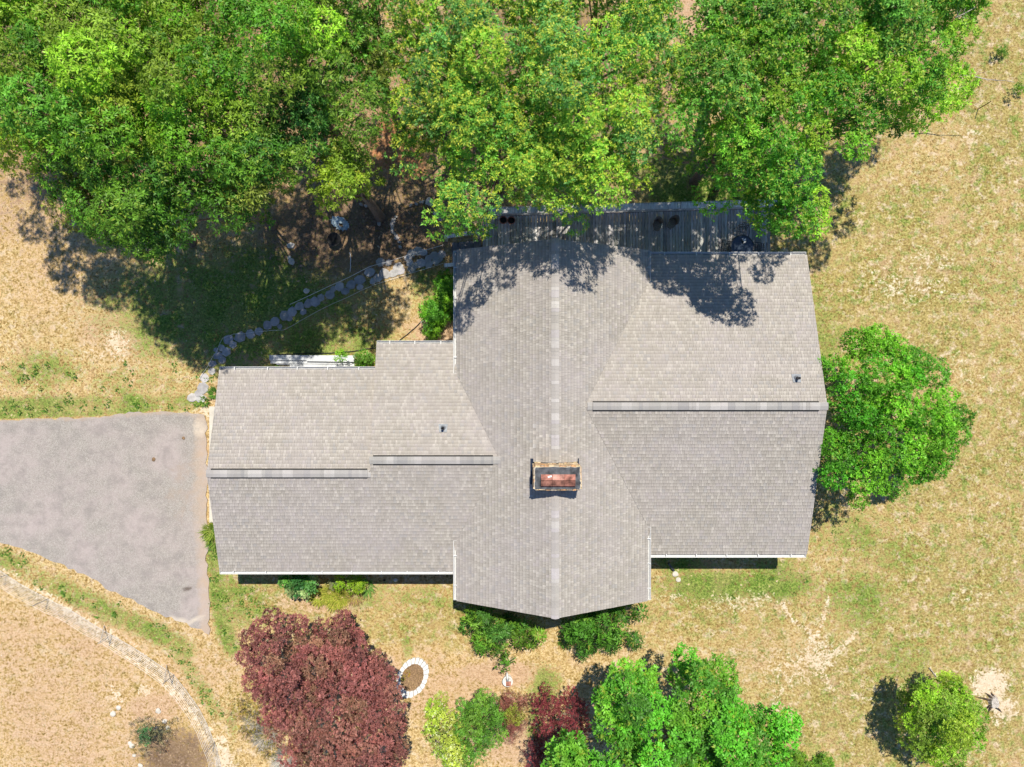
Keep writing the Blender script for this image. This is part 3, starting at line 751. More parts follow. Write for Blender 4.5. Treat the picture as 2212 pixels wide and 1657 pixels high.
for i, (fx, fy, lb) in enumerate(((1510, 660, 'terracotta rimmed flower pot on the deck, left of the pair'), (1534, 661, 'terracotta rimmed flower pot on the deck, right of the pair'))):
    q = F(fx, fy, DZ+.35); t = empty('flower_pot', (q.x, q.y, DZ), lb, 'flower pot', 'pair of flower pots on the deck')
    mb = MB(); mb.lathe([(.11, 0), (.165, .33), (.185, .33), (.185, .38), (.155, .38), (.15, .3)], 0, 0, 20); mb.build('pot', M['terra'], t, True)
    mb = MB(); mb.lathe([(.155, .3), (.08, .31), (0, .31)], 0, 0, 12); mb.build('soil', M['black'], t)

# ------------------------------------------------------------------ foliage
def leaf_arrays(base, d, nrm, L, W):
    side = np.cross(d, nrm); side /= (np.linalg.norm(side, axis=1, keepdims=True)+1e-9)
    up = np.cross(side, d)
    N = len(base); V = np.empty((N, 4, 3)); L = L[:, None]; W = W[:, None]
    V[:, 0] = base; V[:, 1] = base+d*L*.45+side*W*.5+up*W*.12; V[:, 2] = base+d*L-up*L*.12; V[:, 3] = base+d*L*.45-side*W*.5+up*W*.12
    return V
def leaf_object(name, V, C, mat, parent, org, kind=None):
    N = len(V); me = bpy.data.meshes.new(name)
    np_mesh(me, (V-np.array(org)).reshape(-1, 3), np.arange(N*4).reshape(N, 4))
    set_attr(me, 'tint', np.repeat(np.clip(C, 0.002, 1), 4, axis=0)); me.materials.append(mat)
    o = link(bpy.data.objects.new(name, me), parent)
    if kind: o['kind'] = kind
    return o
def unit(a): return a/(np.linalg.norm(a, axis=1, keepdims=True)+1e-9)
GAIN = np.array([2.35, 1.8, 1.7])
def sprays(cl, dens, nl, L, W, pal, tip=0., tipcol=(.42, .40, .05), low=-.2, up=.5, flat=.75, spread=.9, droop=0., jit=.22, shell=.55):
    """cl: clumps (x,y,z,r); every clump carries sprays of radiating leaves over its shell"""
    cl = np.asarray(cl, float); Vs = []; Cs = []
    fac = cl[:, 4] if cl.shape[1] > 4 else 1.
    cnt = np.maximum(4, (dens*fac*cl[:, 3]**2*6.3*rng.uniform(.7, 1.2, len(cl)))).astype(int)
    ci = np.repeat(np.arange(len(cl)), cnt); n = len(ci)
    zz = rng.uniform(low, 1, n); ph = rng.uniform(0, 2*np.pi, n); rr = np.sqrt(1-zz**2)
    dv = np.stack([rr*np.cos(ph), rr*np.sin(ph), zz], 1)
    s = rng.uniform(shell, 1.06, n)**.7; s *= 1+.25*(fbm(dv[:, 0]*2+ci*3.1, dv[:, 1]*2+dv[:, 2]*2, 1.5, 2)-.5)*2
    sc_ = np.stack([np.ones(n), np.ones(n), np.full(n, flat)], 1)
    p = cl[ci, :3]+dv*sc_*(cl[ci, 3]*s)[:, None]
    ax = unit(dv+np.array([0, 0, up])+rng.normal(0, .25, (n, 3)))
    pal = np.asarray(pal, float)*np.where(np.asarray(pal)[:, 1:2] > np.asarray(pal)[:, 0:1], GAIN, 1.)
    ccol = pal[rng.integers(0, len(pal), len(cl))]*rng.uniform(.72, 1.25, (len(cl), 1))
    scol = ccol[ci]*rng.uniform(1-jit, 1+jit, (n, 1))
    m = nl; li = np.repeat(np.arange(n), m); k = np.tile(np.arange(m), n)/m; N = len(li)
    a = ax[li]; t = rng.normal(0, 1, (N, 3)); t -= a*np.sum(t*a, 1, keepdims=True); t = unit(t)
    d = unit(a*(.25+.5*k[:, None])+t*spread+np.array([0, 0, -droop]))
    LL = L*rng.uniform(.65, 1.25, N); WW = W*rng.uniform(.7, 1.25, N)
    base = p[li]+a*(k*L*.7)[:, None]+t*(L*.12)
    V = leaf_arrays(base, d, unit(a+rng.normal(0, .35, (N, 3))), LL, WW)
    C = scol[li]*rng.uniform(.88, 1.12, (N, 1))
    if tip > 0:
        tp = (rng.random(n) < tip) & (zz > .0); f = (tp[li]*np.clip((k-.35)*2.6, 0, 1))[:, None]*rng.uniform(.5, 1, (N, 1))
        C = C*(1-f)+np.array(tipcol)*f
    return V, C
def trunk_mesh(base, cl, r0, mat_bark, parent, org, name='trunk', nb=26, fork=.35):
    mb = MB(); base = Vector(base); cl = list(cl)
    cen = Vector((float(np.mean([c[0] for c in cl])), float(np.mean([c[1] for c in cl])), 0)); zt = max(c[2] for c in cl)
    top = Vector((base.x*.6+cen.x*.4, base.y*.6+cen.y*.4, zt*.72)); fk = base.lerp(top, fork)+Vector((random.gauss(0, .1), random.gauss(0, .1), 0))
    mb.tube([base-Vector((0, 0, .2)), base+Vector((0, 0, .25)), fk, top], [r0*1.35, r0, r0*.78, r0*.25], 9)
    pick = random.sample(cl, min(nb, len(cl)))
    for c in pick:
        e = Vector(c[:3]); t = random.uniform(0, .75); s = fk.lerp(top, t); m = s.lerp(e, .5)+Vector((random.gauss(0, .25), random.gauss(0, .25), random.uniform(.0, .4)))
        r = r0*.26*(1-t*.5); mb.tube([s, m, e, e+(e-m).normalized()*.2*c[3]], [r, r*.6, r*.22, r*.08], 5)
    return mb, mb.build(name, mat_bark, parent, True, None) if False else None
def make_tree(name, label, cat, base, cl, sprayargs, mat, r0, bark, group=None, nb=26, trunk=True):
    t = empty(name, tuple(base), label, cat, group); org = tuple(base)
    V, C = sprays(cl, **sprayargs)
    leaf_object('crown', V, C, mat, t, org)
    if trunk:
        mb, _ = trunk_mesh(base, cl, r0, bark, t, org, nb=nb)
        mb.v = [(x-org[0], y-org[1], z-org[2]) for x, y, z in mb.v]; mb.build('trunk', bark, t, True)
    return t

def pts_in(poly, spacing, zfun, tries=30000, edge=8):
    """blue-noise clumps inside an outline given in survey positions"""
    poly = [(x, y) for x, y in poly]; xs_ = [p[0] for p in poly]; ys_ = [p[1] for p in poly]; out = []; grid = {}
    X = rng.uniform(min(xs_), max(xs_), tries); Y = rng.uniform(min(ys_), max(ys_), tries); ok = inpoly(X, Y, poly)
    X = X[ok]; Y = Y[ok]
    # distance to the outline
    D = np.full(len(X), 1e9)
    for i in range(len(poly)):
        ax_, ay = poly[i]; bx_, by = poly[(i+1) % len(poly)]; ux, uy = bx_-ax_, by-ay; t = np.clip(((X-ax_)*ux+(Y-ay)*uy)/(ux*ux+uy*uy+1e-9), 0, 1)
        D = np.minimum(D, np.hypot(X-ax_-t*ux, Y-ay-t*uy))
    for x, y, d in zip(X, Y, D):
        if d < edge: continue
        k = (int(x//spacing), int(y//spacing)); bad = False
        for i in (-1, 0, 1):
            for j in (-1, 0, 1):
                for (a, b) in grid.get((k[0]+i, k[1]+j), ()):
                    if (a-x)**2+(b-y)**2 < spacing**2: bad = True
        if bad: continue
        grid.setdefault(k, []).append((x, y)); out.append((x, y, d))
    return out

GREEN_W = [(.045, .17, .012), (.075, .235, .015), (.13, .31, .02), (.055, .19, .02), (.10, .21, .02)]
GREEN_WD = [(.03, .12, .012), (.045, .155, .014), (.06, .17, .016), (.085, .14, .022)]
GREEN_M = [(.055, .21, .03), (.08, .25, .03), (.12, .31, .032), (.065, .23, .05)]
GREEN_N = [(.05, .205, .018), (.08, .26, .02), (.13, .32, .024), (.065, .22, .03)]

def canopy(outline, trees, spacing, sp, mat, zt, zedge, ew, rad, bark, group, skip=.06, under=.55, bare=None, zn=.7):
    """trees: (px,py,label,palette, ztop offset). clumps of the shared outline go to the nearest trunk"""
    pts = pts_in(outline, spacing, None, 30000, 20 if spacing > 30 else 4)
    bins = [[] for _ in trees]
    for x, y, d in pts:
        if random.random() < skip: continue
        bi = min(range(len(trees)), key=lambda i: (trees[i][0]-x)**2+(trees[i][1]-y)**2)
        dc = math.sqrt(min((trees[bi][0]-x)**2+(trees[bi][1]-y)**2, 260**2))/260
        e = min(1, d/ew)
        z = zedge+(zt+trees[bi][4]-zedge)*math.sqrt(1-(1-e)**2)*(1-.28*dc**2)+random.gauss(0, zn)
        c = P(x, y, z); r = random.uniform(*rad)*(1 if d > 25 else .7)
        bins[bi].append((c.x, c.y, z-r*.5, r, 1.))
        if random.random() < under: bins[bi].append((c.x+random.gauss(0, .4), c.y+random.gauss(0, .4), z-random.uniform(1.3, 2.6), r*1.1, .42))
    for (px_, py_, lab, pal, dz), cl in zip(trees, bins):
        if len(cl) < 3: continue
        b = P(px_, py_, 8.); base = (b.x, max(b.y, 9.4) if b.x > -3.5 else b.y, 0)
        a = dict(sp); a['pal'] = pal
        make_tree('broadleaf_tree', lab, 'tree', base, cl, a, mat, random.uniform(.2, .28), bark, group, nb=34)

west = [(-330, -170), (845, -170), (835, 60), (825, 180), (850, 262), (800, 252), (765, 268), (772, 300), (745, 262), (735, 290), (700, 330), (660, 350), (640, 380), (600, 352), (592, 405), (545, 430), (480, 458), (440, 445), (395, 452), (375, 500), (330, 545),
        (290, 530), (250, 543), (210, 550), (150, 512), (100, 468), (85, 385), (40, 345), (0, 325), (-60, 300), (-170, 300), (-290, 210), (-330, 80)]
canopy(west, [
    (90, 40, 'tall lacy green tree in the top left corner', GREEN_W, .6), (330, 60, 'tall green tree at the top edge, left of the brightest crowns', GREEN_W, .3), (590, 60, 'tall bright green tree at the top edge left of the dark gap', GREEN_W, .9),
    (130, 230, 'bright yellow green tree on the left side of the wood', GREEN_W+[(.13, .23, .02)], .8), (400, 215, 'green tree in the middle of the left wood', GREEN_W, .6), (680, 210, 'deep green tree on the right of the left wood', [(.035, .13, .022), (.05, .17, .028), (.08, .2, .02)], .5),
    (200, 430, 'dark green tree at the lower left edge of the wood', GREEN_WD, -.2), (430, 380, 'dark green tree at the lower edge of the left wood', GREEN_WD, .2), (795, 110, 'olive green tree in the dark strip between the woods', GREEN_WD, -1.8),
    (-180, 60, 'tree just outside the left edge of the photograph', GREEN_W, 0)],
    45, dict(dens=42, nl=10, L=.135, W=.042, tip=.2, tipcol=(.34, .46, .05), up=.6, droop=.15, jit=.35), M['leaf'], 11.2, 8.8, 120, (.5, 1.0), M['bark'], 'trees of the wood north of the house', skip=.07, under=.6)
br = [(672, 425), (690, 360), (735, 300), (775, 290), (782, 330), (770, 395), (725, 440)]
canopy(br, [(735, 360, 'small yellow green tree at the right tip of the left wood', [(.13, .25, .02), (.1, .21, .02)], 0)], 26, dict(dens=40, nl=10, L=.15, W=.05, tip=.1, up=.6), M['leaf'], 10.2, 9.2, 30, (.38, .55), M['bark'], 'trees of the wood north of the house', skip=.0, under=.3)
mid = [(850, -170), (1470, -170), (1485, 10), (1475, 55), (1520, 85), (1530, 130), (1475, 165), (1465, 215), (1425, 245), (1450, 290), (1400, 340), (1365, 390), (1305, 425), (1240, 440), (1215, 452), (1180, 425), (1140, 440), (1105, 455), (1062, 500), (1010, 520),
       (965, 490), (952, 430), (928, 360), (960, 300), (905, 325), (870, 290), (830, 240), (812, 180), (850, 135), (840, 60)]
canopy(mid, [
    (960, 90, 'yellow tipped green tree at the top centre', GREEN_M, .2), (1300, 60, 'yellow tipped green tree at the top edge right of centre', GREEN_M, .4), (930, 240, 'yellow tipped tree beside the rusty brown clearing', GREEN_M, -.3),
    (1310, 290, 'yellow tipped tree in the middle of the central clump', GREEN_M, .3), (1070, 400, 'yellow tipped tree overhanging the deck and west gutter', GREEN_M, -.3)],
    42, dict(dens=45, nl=12, L=.12, W=.038, tip=.6, tipcol=(.66, .68, .07), up=.8, jit=.25, spread=.85), M['leaf'], 10.2, 7.2, 95, (.42, .9), M['bark'], 'trees of the wood north of the house', skip=.05, under=.5)
ne = [(1535, -170), (2260, -170), (2150, 20), (2105, 85), (2085, 160), (2105, 190), (2060, 235), (2005, 258), (1985, 280), (1960, 262), (1945, 325), (1925, 280), (1880, 320), (1850, 352), (1805, 335), (1770, 385), (1785, 415), (1822, 425), (1812, 470), (1780, 512), (1735, 495), (1715, 480),
      (1705, 500), (1690, 515), (1660, 495), (1630, 455), (1590, 452), (1552, 445), (1570, 400), (1508, 340), (1485, 290), (1445, 265), (1475, 195), (1465, 150), (1505, 95), (1525, 50)]
canopy(ne, [
    (1650, 60, 'broad green tree at the top edge right of the tan gap', GREEN_N, .4), (1950, 60, 'wide green tree in the top right wood beside dry grass', GREEN_N, .2), (1620, 260, 'bright green tree north of the deck', GREEN_N, .2),
    (1860, 230, 'green tree with bare twigs on the right edge of the wood', GREEN_N, -.5), (1680, 430, 'green tree overhanging the east end of the deck', GREEN_N, -.3)],
    42, dict(dens=47, nl=10, L=.122, W=.046, tip=.4, tipcol=(.42, .50, .06), up=.6, jit=.3, spread=.9), M['leaf'], 10.6, 7.4, 90, (.42, .92), M['bark'], 'trees of the wood north of the house', skip=.05, under=.5)

def solo(name, label, cat, outline, spacing, zt, zedge, ew, rad, sp, mat, base_px, r0=.12, bark=None, under=.5, skip=.03, group=None, nb=20, edge=5, noise=.4, trunk=True):
    pts = pts_in(outline, spacing, None, 12000, edge); cl = []
    for x, y, d in pts:
        if random.random() < skip: continue
        e = min(1, d/ew); z = zedge+(zt-zedge)*math.sqrt(1-(1-e)**2)+random.gauss(0, noise)
        c = P(x, y, max(z, .15)); r = random.uniform(*rad); cl.append((c.x, c.y, max(.1, z-r*.6), r))
        if random.random() < under and z > 1.2: cl.append((c.x, c.y, max(.2, z-random.uniform(.6, 1.4)), r))
    b = P(*base_px, 0); return make_tree(name, label, cat, (b.x, b.y, 0), cl, sp, mat, r0, bark or M['bark'], group, nb=nb, trunk=trunk)
def ring(cx, cy, rx, ry, n=14, j=.1, a0=0):
    return [(cx+rx*math.cos(2*math.pi*i/n+a0)*random.uniform(1-j, 1+j), cy+ry*math.sin(2*math.pi*i/n+a0)*random.uniform(1-j, 1+j)) for i in range(n)]

solo('broadleaf_tree', 'round bright green tree against the east gable of the house', 'tree',
     [(1782, 795), (1800, 775), (1845, 765), (1840, 735), (1900, 700), (1930, 715), (1965, 745), (2000, 775), (2060, 785), (2065, 820), (2085, 850), (2100, 905), (2110, 925), (2075, 960), (2060, 1010), (2020, 1030), (1975, 1050), (1945, 1080), (1900, 1085), (1885, 1110), (1850, 1090), (1812, 1065), (1775, 1070), (1768, 1010), (1785, 950), (1792, 880)],
     34, 5.2, 2.0, 85, (.42, .66), dict(dens=60, nl=9, L=.115, W=.046, pal=[(.04, .21, .012), (.06, .24, .014), (.085, .28, .018), (.045, .18, .014)], tip=.1, tipcol=(.3, .36, .04), jit=.35), M['leaf'], (1890, 905), .16, under=.6, skip=.03, edge=13, noise=.3)
solo('broadleaf_tree', 'large bright green tree at the bottom right of the house front', 'tree',
     [(1195, 1610), (1240, 1600), (1290, 1640), (1330, 1600), (1290, 1560), (1310, 1500), (1345, 1455), (1400, 1450), (1425, 1500), (1440, 1540), (1470, 1530), (1460, 1470), (1480, 1440), (1520, 1428), (1570, 1440), (1580, 1470), (1600, 1500), (1605, 1530), (1650, 1560), (1680, 1550), (1715, 1560), (1722, 1610), (1700, 1650), (1660, 1730), (1500, 1780), (1200, 1760)],
     34, 7.2, 4.4, 70, (.42, .66), dict(dens=48, nl=9, L=.14, W=.062, pal=[(.06, .27, .02), (.055, .225, .02), (.085, .27, .024), (.045, .175, .02)], tip=.12, tipcol=(.34, .4, .04), jit=.28, up=.7), M['leaf'], (1400, 1500), .18, under=.5, skip=.09, edge=10, noise=.6)
solo('red_maple', 'large spreading dark red maple below the west wing', 'tree',
     [(525, 1360), (560, 1330), (630, 1316), (650, 1350), (655, 1385), (680, 1375), (690, 1330), (730, 1345), (760, 1375), (790, 1410), (840, 1440), (855, 1470), (865, 1520), (875, 1530), (850, 1545), (858, 1600), (868, 1640), (830, 1700), (760, 1740), (680, 1740), (640, 1690), (600, 1620), (570, 1560), (540, 1500), (518, 1450)],
     28, 4.6, 2.4, 70, (.34, .52), dict(dens=72, nl=9, L=.095, W=.046, pal=[(.30, .11, .10), (.32, .12, .11), (.27, .105, .095), (.31, .14, .11), (.29, .155, .10), (.33, .115, .11)], tip=.2, tipcol=(.48, .18, .15), jit=.4, up=.8), M['redleaf'], (720, 1450), .15, M['dark_bark'], under=.6, skip=.02)
solo('red_maple', 'compact dark crimson maple between the pink maple and the big green tree', 'tree', [(1155, 1530), (1175, 1505), (1215, 1508), (1250, 1505), (1270, 1535), (1272, 1590), (1250, 1622), (1210, 1630), (1175, 1600), (1150, 1570)],
     18, 3.0, 1.8, 40, (.26, .38), dict(dens=70, nl=8, L=.075, W=.03, pal=[(.22, .04, .05), (.17, .03, .04), (.27, .055, .06)], jit=.3, up=.8), M['redleaf'], (1195, 1540), .07, M['dark_bark'])
solo('red_maple', 'low dark red maple at the bottom edge beside the crimson one', 'tree', [(1130, 1612), (1165, 1605), (1200, 1640), (1205, 1700), (1150, 1700), (1135, 1650)],
     18, 2.2, 1.2, 30, (.24, .34), dict(dens=70, nl=8, L=.075, W=.03, pal=[(.2, .04, .05), (.15, .03, .04), (.25, .055, .06)], jit=.3, up=.8), M['redleaf'], (1165, 1630), .06, M['dark_bark'])
solo('weeping_maple', 'pinkish brown laceleaf maple below the white garden fountain', 'tree', [(1085, 1512), (1100, 1496), (1115, 1494), (1133, 1508), (1145, 1530), (1140, 1565), (1120, 1590), (1105, 1615), (1085, 1590), (1075, 1560), (1076, 1530)],
     15, 1.7, .5, 36, (.2, .3), dict(dens=110, nl=7, L=.11, W=.018, pal=[(.30, .10, .085), (.36, .13, .11), (.26, .09, .075), (.38, .17, .14)], jit=.25, up=.2, droop=.5), M['redleaf'], (1108, 1535), .05, M['dark_bark'])
solo('garden_shrub', 'small green tuft growing through the pink laceleaf maple', 'shrub', ring(1110, 1548, 17, 16), 9, 1.75, 1.5, 10, (.15, .2), dict(dens=150, nl=7, L=.1, W=.02, pal=[(.14, .22, .03), (.2, .24, .05)], up=.4), M['leaf'], (1108, 1540), .03, edge=2, under=0)
solo('dogwood_tree', 'dense mid green conical tree between the cream shrub and the pink maple', 'tree', [(985, 1510), (1005, 1520), (1025, 1512), (1035, 1490), (1048, 1495), (1062, 1510), (1080, 1530), (1082, 1560), (1092, 1590), (1085, 1610), (1060, 1620), (1045, 1650), (1010, 1650), (995, 1610), (985, 1570), (990, 1540)],
     17, 3.3, 1.6, 52, (.24, .34), dict(dens=85, nl=7, L=.09, W=.036, pal=[(.045, .16, .02), (.06, .19, .022), (.08, .21, .026)], jit=.2, up=.3, droop=.2), M['leaf'], (1030, 1545), .08)
solo('flowering_shrub', 'light green shrub speckled with cream white flowers at the bottom edge', 'shrub', [(925, 1540), (945, 1520), (960, 1535), (990, 1545), (995, 1590), (1010, 1640), (1020, 1700), (975, 1700), (955, 1650), (935, 1620), (915, 1580)],
     16, 2.0, .9, 34, (.24, .34), dict(dens=70, nl=7, L=.10, W=.05, pal=[(.17, .30, .035), (.2, .32, .05), (.13, .26, .03), (.2, .3, .06)], tip=.22, tipcol=(.7, .74, .5), jit=.25, up=.7), M['leaf'], (950, 1575), .05)
for nm, lab, ol, bx in (('shrub_left', 'drooping green shrub under the south gable, left of the ridge tip', [(1003, 1335), (1040, 1325), (1080, 1335), (1130, 1350), (1165, 1358), (1178, 1378), (1160, 1390), (1130, 1385), (1120, 1410), (1085, 1440), (1075, 1405), (1050, 1410), (1030, 1395), (1040, 1365), (1010, 1355)], (1095, 1345)),
                ('shrub_right', 'dense green shrub under the south gable, right of the ridge tip', [(1222, 1352), (1255, 1345), (1310, 1325), (1370, 1310), (1390, 1320), (1372, 1345), (1378, 1388), (1345, 1385), (1320, 1400), (1290, 1405), (1260, 1418), (1238, 1400), (1218, 1380)], (1290, 1345))):
    solo('garden_shrub', lab, 'shrub', ol, 17, 2.4, .8, 40, (.14, .3), dict(dens=62, nl=9, L=.25, W=.052, pal=[(.035, .135, .015), (.05, .17, .018), (.075, .2, .02), (.04, .14, .022)], tip=.06, tipcol=(.33, .3, .05), jit=.35, up=.2, droop=.6), M['leaf'], bx, .06, under=.35, edge=0, noise=.5, skip=.2)
solo('broadleaf_tree', 'small round green tree in the bottom right corner beside the stump', 'tree', ring(2045, 1572, 80, 88, 16, .08), 22, 3.4, 1.5, 46, (.36, .5), dict(dens=85, nl=8, L=.10, W=.045, pal=[(.09, .25, .02), (.13, .30, .022), (.17, .33, .03), (.11, .24, .03)], tip=.15, tipcol=(.32, .38, .05), jit=.35), M['leaf'], (1975, 1545), .1, skip=.07)
solo('hydrangea', 'rounded dark green large leaved hydrangea under the west wing gutter', 'shrub', [(612, 1250), (640, 1240), (672, 1248), (682, 1262), (668, 1282), (645, 1292), (622, 1280), (610, 1265)], 13, 1.1, .6, 18, (.2, .28), dict(dens=70, nl=6, L=.13, W=.09, pal=[(.025, .12, .03), (.04, .15, .035), (.05, .17, .03), (.16, .28, .12)], jit=.3, up=.9), M['leaf'], (643, 1262), .03, edge=3)
solo('garden_shrub', 'rounded lime green shrub under the west wing gutter', 'shrub', [(722, 1250), (745, 1240), (780, 1244), (788, 1258), (775, 1276), (750, 1280), (728, 1270)], 13, 1.1, .6, 18, (.2, .28), dict(dens=90, nl=8, L=.09, W=.03, pal=[(.13, .3, .015), (.17, .34, .02), (.1, .24, .015)], jit=.2, up=.8), M['leaf'], (753, 1258), .03, edge=3)
solo('garden_shrub', 'small grey green plant left of the lime green shrub', 'plant', ring(716, 1264, 12, 12), 8, .6, .3, 8, (.12, .17), dict(dens=120, nl=7, L=.07, W=.022, pal=[(.08, .13, .07), (.12, .17, .09)], up=.7), M['leaf'], (716, 1264), .015, edge=2)
k = 0
for fx, fy, r, lab in ((1321, 863, 11, 'small bright green plant highest beside the west gutter'), (1345, 874, 20, 'leafy green plant touching the west gutter'), (1334, 903, 20, 'green plant below the one touching the west gutter'), (1290, 928, 24, 'widest bright green plant standing out from the west gutter'),
                       (1302, 956, 20, 'green plant just below the widest one by the west gutter'), (1334, 944, 17, 'half shaded green plant close to the west wall'), (1298, 993, 18, 'lowest bright green plant on bare soil by the corner'), (1340, 845, 24, 'deeply shaded plant beside the deck steps')):
    solo('foliage_plant', lab, 'plant', ring(fx/1.3888, fy/1.3888, r/1.3888*1.15, r/1.3888*1.15), 8, .9, .4, 12, (.16, .24), dict(dens=75, nl=9, L=.12, W=.035, pal=[(.07, .24, .015), (.11, .3, .02), (.05, .19, .02)], jit=.3, up=.6), M['leaf'], (fx/1.3888, fy/1.3888), .02, edge=2, group='plants along the west wall')
solo('foliage_plant', 'dark leafy plant at the right end of the white boards', 'plant', ring(785, 778, 17, 15), 9, .8, .4, 10, (.16, .22), dict(dens=75, nl=8, L=.11, W=.05, pal=[(.06, .2, .015), (.1, .27, .02), (.05, .14, .02)], up=.6), M['leaf'], (785, 778), .02, edge=2)
solo('foliage_plant', 'small bright plant behind the white boards', 'plant', ring(736, 767, 11, 8), 7, .4, .3, 6, (.12, .16), dict(dens=90, nl=8, L=.09, W=.03, pal=[(.12, .32, .02), (.08, .26, .02)], up=.6), M['leaf'], (736, 767), .015, edge=1)

# blades: grass tufts, lilies, dry ornamental grass
def tuft(V, C, cx, cy, r, n, L, W, pal, lean=.8, z=0.):
    a = rng.uniform(0, 2*np.pi, n); rr = r*np.sqrt(rng.random(n))*.5
    base = np.stack([cx+rr*np.cos(a), cy+rr*np.sin(a), np.full(n, z)], 1)
    b = a+rng.normal(0, .5, n); d = unit(np.stack([np.cos(b)*lean, np.sin(b)*lean, rng.uniform(.25, 1., n)], 1))
    side = np.stack([-np.sin(b), np.cos(b), np.zeros(n)], 1); nr = unit(np.cross(side, d))
    V.append(leaf_arrays(base, d, nr, L*rng.uniform(.6, 1.3, n), W*rng.uniform(.7, 1.2, n)))
    pal = np.asarray(pal); C.append(pal[rng.integers(0, len(pal), n)]*rng.uniform(.75, 1.25, (n, 1)))
def tuft_thing(name, lab, cat, px, py, r, n, L, W, pal, lean=.8, group=None, part='blades', full=False):
    b = F(px, py) if full else P(px, py); t = empty(name, (b.x, b.y, 0), lab, cat, group); V = []; C = []
    tuft(V, C, b.x, b.y, r, n, L, W, pal, lean); leaf_object(part, np.concatenate(V), np.concatenate(C), M['blade'], t, (b.x, b.y, 0)); return t
LIL = [(.42, .44, .06), (.52, .48, .1), (.3, .38, .04)]
for x, y, lab in ((690, 1288, 'yellow green daylily clump left of the row under the west wing'), (712, 1280, 'pale yellow daylily clump at the back of the row'), (735, 1291, 'yellow green daylily clump in the middle of the row'), (722, 1296, 'yellow daylily clump at the front of the row')):
    tuft_thing('daylily', lab, 'plant', x, y, .55, 260, .38, .035, LIL, .9, 'daylilies below the west wing')
tuft_thing('daylily', 'reddish withered daylily clump at the right end of the row', 'plant', 768, 1288, .5, 200, .32, .03, [(.4, .28, .14), (.42, .36, .08), (.36, .2, .13)], .9, 'daylilies below the west wing')
tuft_thing('iris_clump', 'green strappy plant right of the lime green shrub', 'plant', 792, 1265, .4, 90, .45, .045, [(.14, .3, .05), (.2, .36, .08)], .9)
tuft_thing('grass_clump', 'yellow green grassy clump at the garage corner', 'plant', 457, 1148, .45, 240, .42, .035, [(.22, .34, .04), (.35, .42, .08)], .8)
tuft_thing('grass_clump', 'green weedy clump below the garage apron', 'plant', 463, 1170, .4, 160, .38, .03, [(.12, .26, .03), (.25, .34, .06)], .8)
tuft_thing('grass_clump', 'green leafy tuft between the path stones and the roof corner', 'plant', 464, 850, .3, 110, .3, .04, [(.1, .24, .03), (.15, .3, .04)], .8)
tuft_thing('grass_clump', 'small green tuft beside the lowest path stone', 'plant', 443, 868, .25, 90, .26, .035, [(.1, .24, .03), (.2, .33, .04)], .8)
tuft_thing('dry_grass_clump', 'silver grey dry ornamental grass below the red maple', 'plant', 617, 1636, .7, 420, .62, .022, [(.5, .47, .44), (.4, .38, .36), (.58, .55, .52)], .9)
tuft_thing('dry_grass_clump', 'grey dead twiggy shrub left of the red maple', 'plant', 575, 1588, .7, 330, .6, .018, [(.46, .43, .4), (.36, .33, .3), (.55, .52, .5)], 1.)
tuft_thing('dry_grass_clump', 'small grey twiggy patch above the yellow scrub', 'plant', 548, 1553, .45, 150, .5, .016, [(.5, .47, .44), (.4, .38, .36)], 1.)
for x, y, rx, ry, lab in ((530, 1528, 34, 24, 'sparse yellow green scrub at the left edge of the red maple'), (548, 1575, 36, 26, 'olive scrub below the grey twigs left of the maple'), (580, 1625, 24, 22, 'thin olive scrub between the maple and the fence')):
    solo('scrub_bush', lab, 'shrub', ring(x, y, rx, ry, 12, .25), 11, .8, .3, 20, (.16, .26), dict(dens=38, nl=6, L=.07, W=.025, pal=[(.22, .2, .03), (.16, .17, .03), (.32, .24, .04), (.12, .14, .04)], jit=.4), M['leaf'], (x, y), .02, edge=2, under=.2)
solo('juniper_bush', 'scraggly grey green bush with a dark centre in the lower left field', 'shrub', ring(318, 1592, 44, 36, 14, .2), 13, 1.0, .3, 26, (.16, .27), dict(dens=46, nl=8, L=.13, W=.018, pal=[(.1, .13, .07), (.14, .16, .09), (.2, .2, .13), (.06, .1, .06)], jit=.4, up=.3), M['leaf'], (318, 1585), .05, M['dark_bark'], edge=2, under=.3, skip=.1)
solo('foliage_plant', 'dark green leafy heart of the scraggly bush in the field', 'plant', ring(313, 1587, 12, 15), 8, 1.1, .9, 8, (.14, .18), dict(dens=80, nl=8, L=.1, W=.04, pal=[(.03, .12, .05), (.04, .15, .06)], up=.6), M['leaf'], (314, 1586), .02, edge=1, under=0)
for fx, fy, r, lab in ((3008, 152, 9, 'small dark green weed in the dry grass at the upper right'), (2930, 240, 7, 'tiny dark weed under the bare branch'), (3062, 262, 12, 'green weed cut by the right edge of the photograph'), (2470, 2296, 26, 'leafy green shrub top at the bottom edge near the corner'), (2390, 2290, 30, 'dark green shrub top at the bottom edge right of the big tree')):
    solo('weed', lab, 'plant', ring(fx/1.3888, fy/1.3888, r/1.2, r/1.2), 6, .35, .2, 5, (.1, .16), dict(dens=100, nl=8, L=.08, W=.03, pal=[(.06, .18, .02), (.1, .24, .02)], up=.6), M['leaf'], (fx/1.3888, fy/1.3888), .01, edge=0, under=0, trunk=False)

